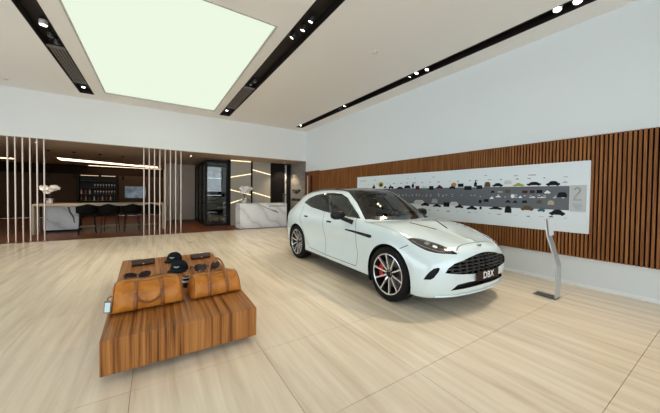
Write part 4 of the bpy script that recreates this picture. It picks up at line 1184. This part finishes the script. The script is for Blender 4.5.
# bar stools, black
M_leath = mat('black_leather', (.003, .0025, .0025), .7, spec=.12)
def stool(loc, rz, lab):
    t = empty('bar_stool', loc, rz, lab, 'bar stool', 'black bar stools at the bar table')
    box('seat', (-.24, -.22, .70), (.24, .22, .79), M_leath, t, .035, 3)
    b3 = bmesh.new(); pr = None
    for k in range(13):
        a = PI + PI * k / 12
        c_, s_ = math.cos(a) * .26, math.sin(a) * .24
        ring = [b3.verts.new(p) for p in ((c_, s_, .74), (c_ * 1.16, s_ * 1.16, .74), (c_ * 1.20, s_ * 1.25, 1.08 - .10 * abs(math.cos(a))), (c_ * 1.05, s_ * 1.08, 1.08 - .10 * abs(math.cos(a))))]
        if pr:
            for q in range(4): b3.faces.new((pr[q], pr[(q + 1) % 4], ring[(q + 1) % 4], ring[q]))
        else: b3.faces.new(ring[::-1])
        pr = ring
    b3.faces.new(pr); link('backrest', to_mesh(b3, 'backrest', True), M_leath, t)
    for sx in (-1, 1):
        for sy in (-1, 1): tube('leg', [(sx * .19, sy * .17, .71), (sx * .235, sy * .215, 0)], .013, M_black, t, 8)
    tube('foot_rail', [(-.22, -.205, .26), (.22, -.205, .26)], .010, M_bronze, t, 6)
    tube('foot_rail', [(-.22, .20, .26), (.22, .20, .26)], .010, M_bronze, t, 6)
for x, r_, lab in [(-2.02, .2, 'black bar stool next to the marble bar block'), (-1.37, -.12, 'second black bar stool from the marble bar block'), (-.72, .15, 'third black bar stool from the marble bar block'), (-.07, -.2, 'black bar stool nearest the right hand bronze rods')]:
    stool((x, 12.98, 0), r_, lab)
# glass shelves of bottles on the far wall
bs = empty('bottle_cabinet', (0, YB - .45, 0), 0, 'tall dark cabinet with shelves of bottles and glasses on far lounge wall', 'cabinet')
BX0, BX1, BZ0, BZ1 = -3.75, -2.0, .55, 2.50
boxes('carcass', [((BX0 - .05, .40, 0), (BX1 + .05, .449, BZ1 + .05)), ((BX0 - .05, 0, 0), (BX0, .40, BZ1 + .05)), ((BX1, 0, 0), (BX1 + .05, .40, BZ1 + .05)), ((BX0, 0, BZ1), (BX1, .40, BZ1 + .05)), ((BX0, 0, 0), (BX1, .40, BZ0))], M_black, bs)
for k in range(4): box('shelf', (BX0, .04, .95 + .40 * k), (BX1, .38, .965 + .40 * k), M_darkgrey, bs)
box('cabinet_light', (BX0 + .05, .30, BZ1 - .02), (BX1 - .05, .33, BZ1 - .004), mat('cabinet_glow', (1, .8, .5), .5, emit=(1, .75, .45), estr=1.2), bs)
CNT = ['first', 'second', 'third', 'fourth', 'fifth', 'sixth', 'seventh', 'eighth', 'ninth']
b2 = bmesh.new(); lathe_bm(b2, [(.036, 0), (.038, .01), (.038, .17), (.014, .22), (.013, .29), (.015, .295), (0, .296)], 12); bot_me = to_mesh(b2, 'bottle', True)
b2 = bmesh.new(); lathe_bm(b2, [(.030, 0), (.030, .003), (.004, .006), (.004, .09), (.034, .13), (.036, .19), (.030, .21)], 12); gls_me = to_mesh(b2, 'wine_glass', True)
bcols = [(.22, .07, .04), (.45, .30, .16), (.05, .07, .03), (.50, .42, .33), (.22, .05, .03), (.35, .35, .36)]
def shelf_thing(nm, me, x, z, m, lab, cat, grp):
    tag(link(nm, me, m, None, (x, YB - .25, z)), lab, cat, grp)
for k in range(9):
    x = BX0 + .10 + k * .195
    shelf_thing('bottle', bot_me.copy(), x, .965, mat('bottle_%d' % (k % 6), bcols[k % 6], .2), CNT[k] + ' small bottle from the left on the lowest shelf of the dark cabinet', 'bottle', 'bottles on the lowest cabinet shelf')
    if k < 3: shelf_thing('bottle', bot_me.copy(), x, 1.365, mat('bottle_%d' % ((k + 3) % 6), bcols[(k + 3) % 6], .2), CNT[k] + ' small bottle from the left on the shelf beside the wine glasses', 'bottle', 'bottles beside the wine glasses')
for k in range(8):
    x = BX0 + .72 + k * .135
    shelf_thing('wine_glass', gls_me.copy(), x, 1.365, mat('pale_glass', (.55, .50, .46), .15), CNT[k] + ' wine glass from the left in the row on the second cabinet shelf', 'glass', 'wine glasses on the second cabinet shelf')
    shelf_thing('wine_glass', gls_me.copy(), x, 1.765, mat('pale_glass', (.55, .50, .46), .15), CNT[k] + ' wine glass from the left in the row on the third cabinet shelf', 'glass', 'wine glasses on the third cabinet shelf')
# television
tv = empty('television', (-1.03, YB - .031, 1.50), 0, 'wide television showing a blue grey picture on lounge wall', 'television')
box('case', (-.58, -.06, -.41), (.60, -.002, .41), M_black, tv, .01, 1)
m_tv = mat('tv_picture', (.02, .03, .04), .3, emit=(.16, .24, .30), estr=.30)
nt, b_ = nodes(m_tv); tcn = add(nt, 'ShaderNodeTexCoord'); nz_ = add(nt, 'ShaderNodeTexNoise'); nz_.inputs['Scale'].default_value = 2.5
rp = ramp(nt, [(.35, (.03, .04, .05)), (.55, (.20, .27, .33)), (.75, (.45, .52, .56))]); nt.links.new(tcn.outputs['Object'], nz_.inputs['Vector']); nt.links.new(nz_.outputs[0], rp.inputs[0]); nt.links.new(rp.outputs[0], b_.inputs['Emission Color'])
box('screen', (-.55, -.064, -.38), (.57, -.060, .38), m_tv, tv)
# wall panels of the lounge
for k, (a, b) in enumerate([(-7.9, -5.6), (-5.55, -3.9), (-1.92, -.02), (.02, .60)]):
    pnl = box('wall_panel', (a, YB - .03, .05), (b, YB, 2.55), M_midwall)
    tag(pnl, ['dark brown lounge wall panel at the far left', 'dark brown lounge wall panel left of the bottle cabinet', 'dark brown lounge wall panel behind the television', 'narrow dark brown wall panel right of the television'][k], 'wall panel', 'lounge wall panels')
# ceiling light coves
for (poly, lab) in [([(-3.80, 17.5), (.20, 19.9), (.20, 20.7), (-3.95, 18.9)], 'wide glowing light cove in the lounge ceiling above the bar'),
                    ([(-3.3, 21.4), (.40, 21.6), (.40, 21.85), (-3.3, 21.75)], 'thin glowing light cove along the far lounge wall'),
                    ([(-7.6, 18.6), (-5.75, 19.4), (-5.75, 19.9), (-7.6, 19.4)], 'glowing light cove in the lounge ceiling at the far left')]:
    t = empty('light_cove', (0, 0, ZF), 0, lab, 'ceiling light', 'lounge ceiling light coves')
    prism('light_strip', poly, .012, lambda u, v, w: (u, v, -.014 + w), M_strip, t)
    cxm = sum(p[0] for p in poly) / 4; cym = sum(p[1] for p in poly) / 4
    outer = [(cxm + (u - cxm) * 1.02, cym + (v - cym) * 1.16) for u, v in poly]
    b3 = bmesh.new()
    for q in range(4):
        A, B, C_, D_ = poly[q], poly[(q + 1) % 4], outer[(q + 1) % 4], outer[q]
        prism_bm(b3, [A, B, C_, D_], .02, lambda u, v, w: (u, v, -.022 + w))
    link('cove_edge', to_mesh(b3, 'cove_edge'), M_soffit, t)
for i, (x, y) in enumerate([(-3.42, 14.69), (-2.69, 14.75), (-1.90, 14.82), (-1.17, 15.2)]):
    t = empty('pendant_lamp', (x, y, ZF), 0, ['leftmost slim black pendant lamp above the bar', 'second slim black pendant lamp from the left above the bar', 'third slim black pendant lamp from the left above the bar', 'rightmost slim black pendant lamp above the bar'][i], 'pendant lamp', 'pendant lamps above the bar')
    lathe('canopy', [(.06, 0), (.06, -.03), (0, -.032)], M_black, t, 16)
    tube('cord', [(0, 0, -.03), (0, 0, -.88)], .004, M_black, t, 6)
    lathe('shade', [(.02, -.86), (.045, -.90), (.045, -1.06), (.03, -1.06), (.03, -.93), (0, -.92)], M_black, t, 16)

# beige wall between lounge and glass office
tag(boxes('wall_divider', [((.55, 17.2, 0), (1.98, 17.32, ZF)), ((.55, 17.32, 0), (.67, YB, ZF))], M_beige), kind='structure')
box('wall_joint', (1.18, 17.19, 0), (1.195, 17.2, ZF), M_darkwall, bpy.data.objects['wall_divider'])
# glass office
go = empty('glass_office', (0, 13.45, 0), 0, 'black framed glass office cube between the rods and reception desk', 'glass office')
GX0, GX1, GY1, GZ = 1.95, 2.96, 3.70, 3.02
fr = []
for x, y in ((GX0, 0), (GX1 - .09, 0), (GX0, GY1), (GX0, 1.25), (GX0, 2.45)):
    box('post', (x, y, 0), (x + .09, y + .09, GZ), M_black, go)
for z0, z1 in ((0, .10), (GZ - .10, GZ)):
    box('rail', (GX0 + .09, 0, z0), (GX1 - .09, .09, z1), M_black, go)
    box('rail', (GX0, .09, z0), (GX0 + .09, GY1, z1), M_black, go)
for y in (.67, 1.85, 3.05): box('glazing_bar', (GX0 + .03, y, .1), (GX0 + .06, y + .03, GZ - .1), M_black, go)
box('glazing_bar', (GX0 + .09, .03, 1.02), (GX1 - .09, .06, 1.05), M_black, go)
box('glazing_bar', (GX0 + .03, .09, 1.02), (GX0 + .06, GY1, 1.05), M_black, go)
M_og = glass('office_glass', (.60, .62, .62), .10)
box('pane', (GX0 + .09, .040, .10), (GX1 - .09, .050, GZ - .10), M_og, go)
for y0, y1 in ((.09, 1.25), (1.34, 2.45), (2.54, GY1)): box('pane', (GX0 + .040, y0, .1), (GX0 + .050, y1, GZ - .1), M_og, go)
tag(boxes('wall_office', [((1.95, 17.24 + .1, 0), (R, 17.5, ZF)), ], M_darkwall), kind='structure')
# furniture inside the office
od = empty('office_desk', (3.2, 15.6, 0), 0, 'white topped desk inside the glass office', 'desk')
box('desk_top', (-.45, -.7, .72), (.45, .7, .76), M_white, od); 
for sx in (-.40, .36):
    for sy in (-.65, .61): box('leg', (sx, sy, 0), (sx + .04, sy + .04, .72), M_black, od)
bc = empty('book_shelf', (2.95, 17.30, 0), 0, 'dark shelf unit with glow strips imitating a pale reflection inside the glass office', 'shelf')
boxes('carcass', [((-.95, -.36, 0), (-.91, 0, 2.9)), ((.45, -.36, 0), (.49, 0, 2.9)), ((-.91, -.03, 0), (.45, 0, 2.9))], M_black, bc)
for z in (.4, .9, 1.4, 1.9, 2.4, 2.86): box('shelf', (-.91, -.35, z), (.45, -.03, z + .03), M_darkgrey, bc)
for z in (1.36, 2.36): box('reflection_strip', (-.85, -.30, z), (.40, -.28, z + .04), mat('reflection_glow', (.8, .9, 1), .5, emit=(.75, .88, 1.0), estr=1.3), bc)  # added glow imitating a bluish reflection in the panes, no real shelf lamps
for i, (x, z, w, h_, c, lab) in enumerate([(-.6, 2.43, .5, .34, (.55, .62, .66), 'pale blue box on the top shelf in the glass office'), (.05, 2.43, .25, .25, (.30, .33, .36), 'grey box on the top shelf in the glass office'), (-.4, 1.43, .6, .22, (.60, .60, .58), 'long pale box on the middle shelf in the glass office'), (-.5, .93, .3, .3, (.30, .10, .06), 'dark red box on a low shelf in the glass office')]):
    t = empty('storage_box', (2.95 + x, 17.10, z), 0, lab, 'box', 'boxes on the office shelf')
    mm = mat('storage_%d' % i, c, .5)
    box('box_body', (0, -.12, 0), (w, .12, h_ * .8), mm, t, .004, 1); box('lid', (-.005, -.125, h_ * .8), (w + .005, .125, h_), mm, t, .004, 1)
def office_chair(loc, rz, lab):
    t = empty('office_chair', loc, rz, lab, 'chair', 'dark chairs in the glass office')
    box('seat', (-.24, -.24, .43), (.24, .24, .50), M_leath, t, .03, 2); box('backrest', (-.22, .20, .55), (.22, .25, 1.02), M_leath, t, .02, 2)
    tube('back_stay', [(0, .20, .45), (0, .25, .60)], .018, M_black, t, 8); tube('column', [(0, 0, .43), (0, 0, .06)], .025, M_black, t, 10)
    for k in range(5): tube('foot', [(0, 0, .08), (.26 * math.cos(k * 1.2566), .26 * math.sin(k * 1.2566), .03)], .018, M_black, t, 6)
office_chair((2.45, 14.55, 0), 2.9, 'dark office chair nearest the front pane of the glass office')
office_chair((2.42, 15.7, 0), 1.5, 'dark office chair at the back of the glass office')
# reception: pale panels with slanting light lines
M_pan = mat('grey_beige_panel', (.44, .395, .33), .4)
for i, (a, b) in enumerate([(3.02, 3.98), (4.06, 4.98)]):
    rp_ = empty('backlit_wall_panel', (a, 13.30, 0), 0, ['grey beige wall panel with slanting light lines beside the glass office', 'grey beige wall panel with slanting light lines next to the dark door'][i], 'wall panel', 'panels with slanting light lines')
    box('panel', (0, 0, 0), (b - a, .05, ZF), M_pan, rp_)
    for (u0, z0, u1, z1) in [[(0, 2.27, 1, 2.47), (0, 1.68, 1, 1.45), (0, 1.05, .75, 1.28), (0, 3.06, 1, 3.06)], [(0, 2.68, 1, 2.48), (0, 1.58, 1, 1.33), (0, .62, 1, .70)]][i]:
        w = b - a
        prism('light_line', [(u0 * w, z0 - .017), (u1 * w, z1 - .017), (u1 * w, z1 + .017), (u0 * w, z0 + .017)], .012, lambda u, v, q: (u, -q, v), M_line, rp_)
tag(boxes('wall_reception', [((2.96, 13.36, 0), (5.05, 13.5, ZF)), ((3.98, 13.28, 0), (4.06, 13.36, ZF)), ((2.96, 13.27, 0), (3.02, 13.36, ZF))], M_black), kind='structure')
dd = empty('door_2', (5.02, 13.30, 0)); tag(dd, kind='structure')
box('door_leaf', (.03, .02, 0), (.74, .06, ZF - .02), mat('black_door', (.008, .006, .006), .4, spec=.2), dd)
box('door_frame', (0, 0, 0), (.03, .10, ZF), M_black, dd); box('door_handle', (.64, -.05, .95), (.66, -.02, 1.55), M_bronze, dd)
box('pale_jamb', (.76, .0, 0), (.84, .08, ZF - .05), mat('jamb_pale', (.50, .50, .50), .4), dd)
box('dark_column', (.86, -.02, 0), (1.06, .10, ZF), M_black, dd)
boxes('lock_plate', [((.765, -.006, 1.45), (.835, 0, 1.50)), ((.765, -.006, 2.10), (.835, 0, 2.13))], M_black, dd)
tag(box('wall_reception_back', (5.05, 13.42, 0), (R, 13.5, ZF), M_black), kind='structure')
# reception desk
rd = empty('reception_desk', (3.08, 11.98, 0), 0, 'white veined marble reception desk beside the stone wall', 'reception desk')
box('front_slab', (0, -.20, 0), (2.14, -.14, 1.08), M_marble, rd, .003, 1)
box('side_slab', (0, -.14, 0), (.06, .60, 1.08), M_marble, rd); box('side_slab', (2.08, -.14, 0), (2.14, .60, 1.08), M_marble, rd)
box('worktop', (.06, -.14, 1.03), (2.08, .60, 1.08), M_marble, rd); box('back_panel', (.06, .0, 0), (2.08, .03, 1.03), M_darkwall, rd)
text('desk_lettering', 'ASTON MARTIN', .085, .003, axes((1.65, -.203, .95), (1, 0, 0), (0, 0, 1)), M_sign, rd, .78)
# the bold dark vein across the front is a vein of the stone: an inlay flush with the face
vn = [(.72, 1.08), (.95, .98), (1.20, .86), (1.50, .76), (1.66, .70), (1.74, .62)]
bmv = bmesh.new(); prism_bm(bmv, strip(vn, .022), .002, lambda u, v, w: (u, -.2005 - w, v))
prism_bm(bmv, [(1.32, .80), (1.60, .755), (1.72, .63), (1.55, .70)], .002, lambda u, v, w: (u, -.2005 - w, v))
link('stone_vein', to_mesh(bmv, 'stone_vein'), mat('vein_grey', (.16, .16, .17), .3), rd)
orchid((3.36, 12.15, 1.08), 1.3, 'white orchid in a white pot on the marble reception desk', 'orchid_petal', 9)
# recessed downlights of the lounge ceiling
for i, (x, y, lab) in enumerate([(1.32, 13.0, 'small round downlight in taupe ceiling left of the glass office'), (5.55, 12.9, 'small round downlight in taupe ceiling before the dark door'), (-3.2, 12.6, 'small round downlight in taupe ceiling above the bronze rods')]):
    t = empty('downlight', (x, y, ZF), 0, lab, 'ceiling light', 'downlights in the taupe ceiling')
    lathe('bezel', [(.030, 0), (.05, 0), (.05, -.010), (.036, -.012)], M_white, t, 18, 'z', True)
    lathe('lens', [(0, -.004), (.032, -.004), (.032, -.008), (0, -.008)], M_lens, t, 16)
    d = bpy.data.lights.new('downlight_beam', 'SPOT'); d.energy = 130; d.color = (1, .82, .60); d.spot_size = math.radians(100); d.spot_blend = .6; d.shadow_soft_size = .04
    s = bpy.data.objects.new('downlight_beam', d); COL.objects.link(s); s.parent = t; s.location = (0, 0, -.02)
# small floor box in the stone
fb = empty('floor_socket', (.95 , 9.3, .0), 0, 'small dark round socket cover set in the pale floor', 'floor socket')
lathe('cover', [(.055, 0), (.055, .004), (.045, .006), (0, .006)], mat('socket_bronze', (.12, .09, .07), .4, metal=.6), fb, 20)
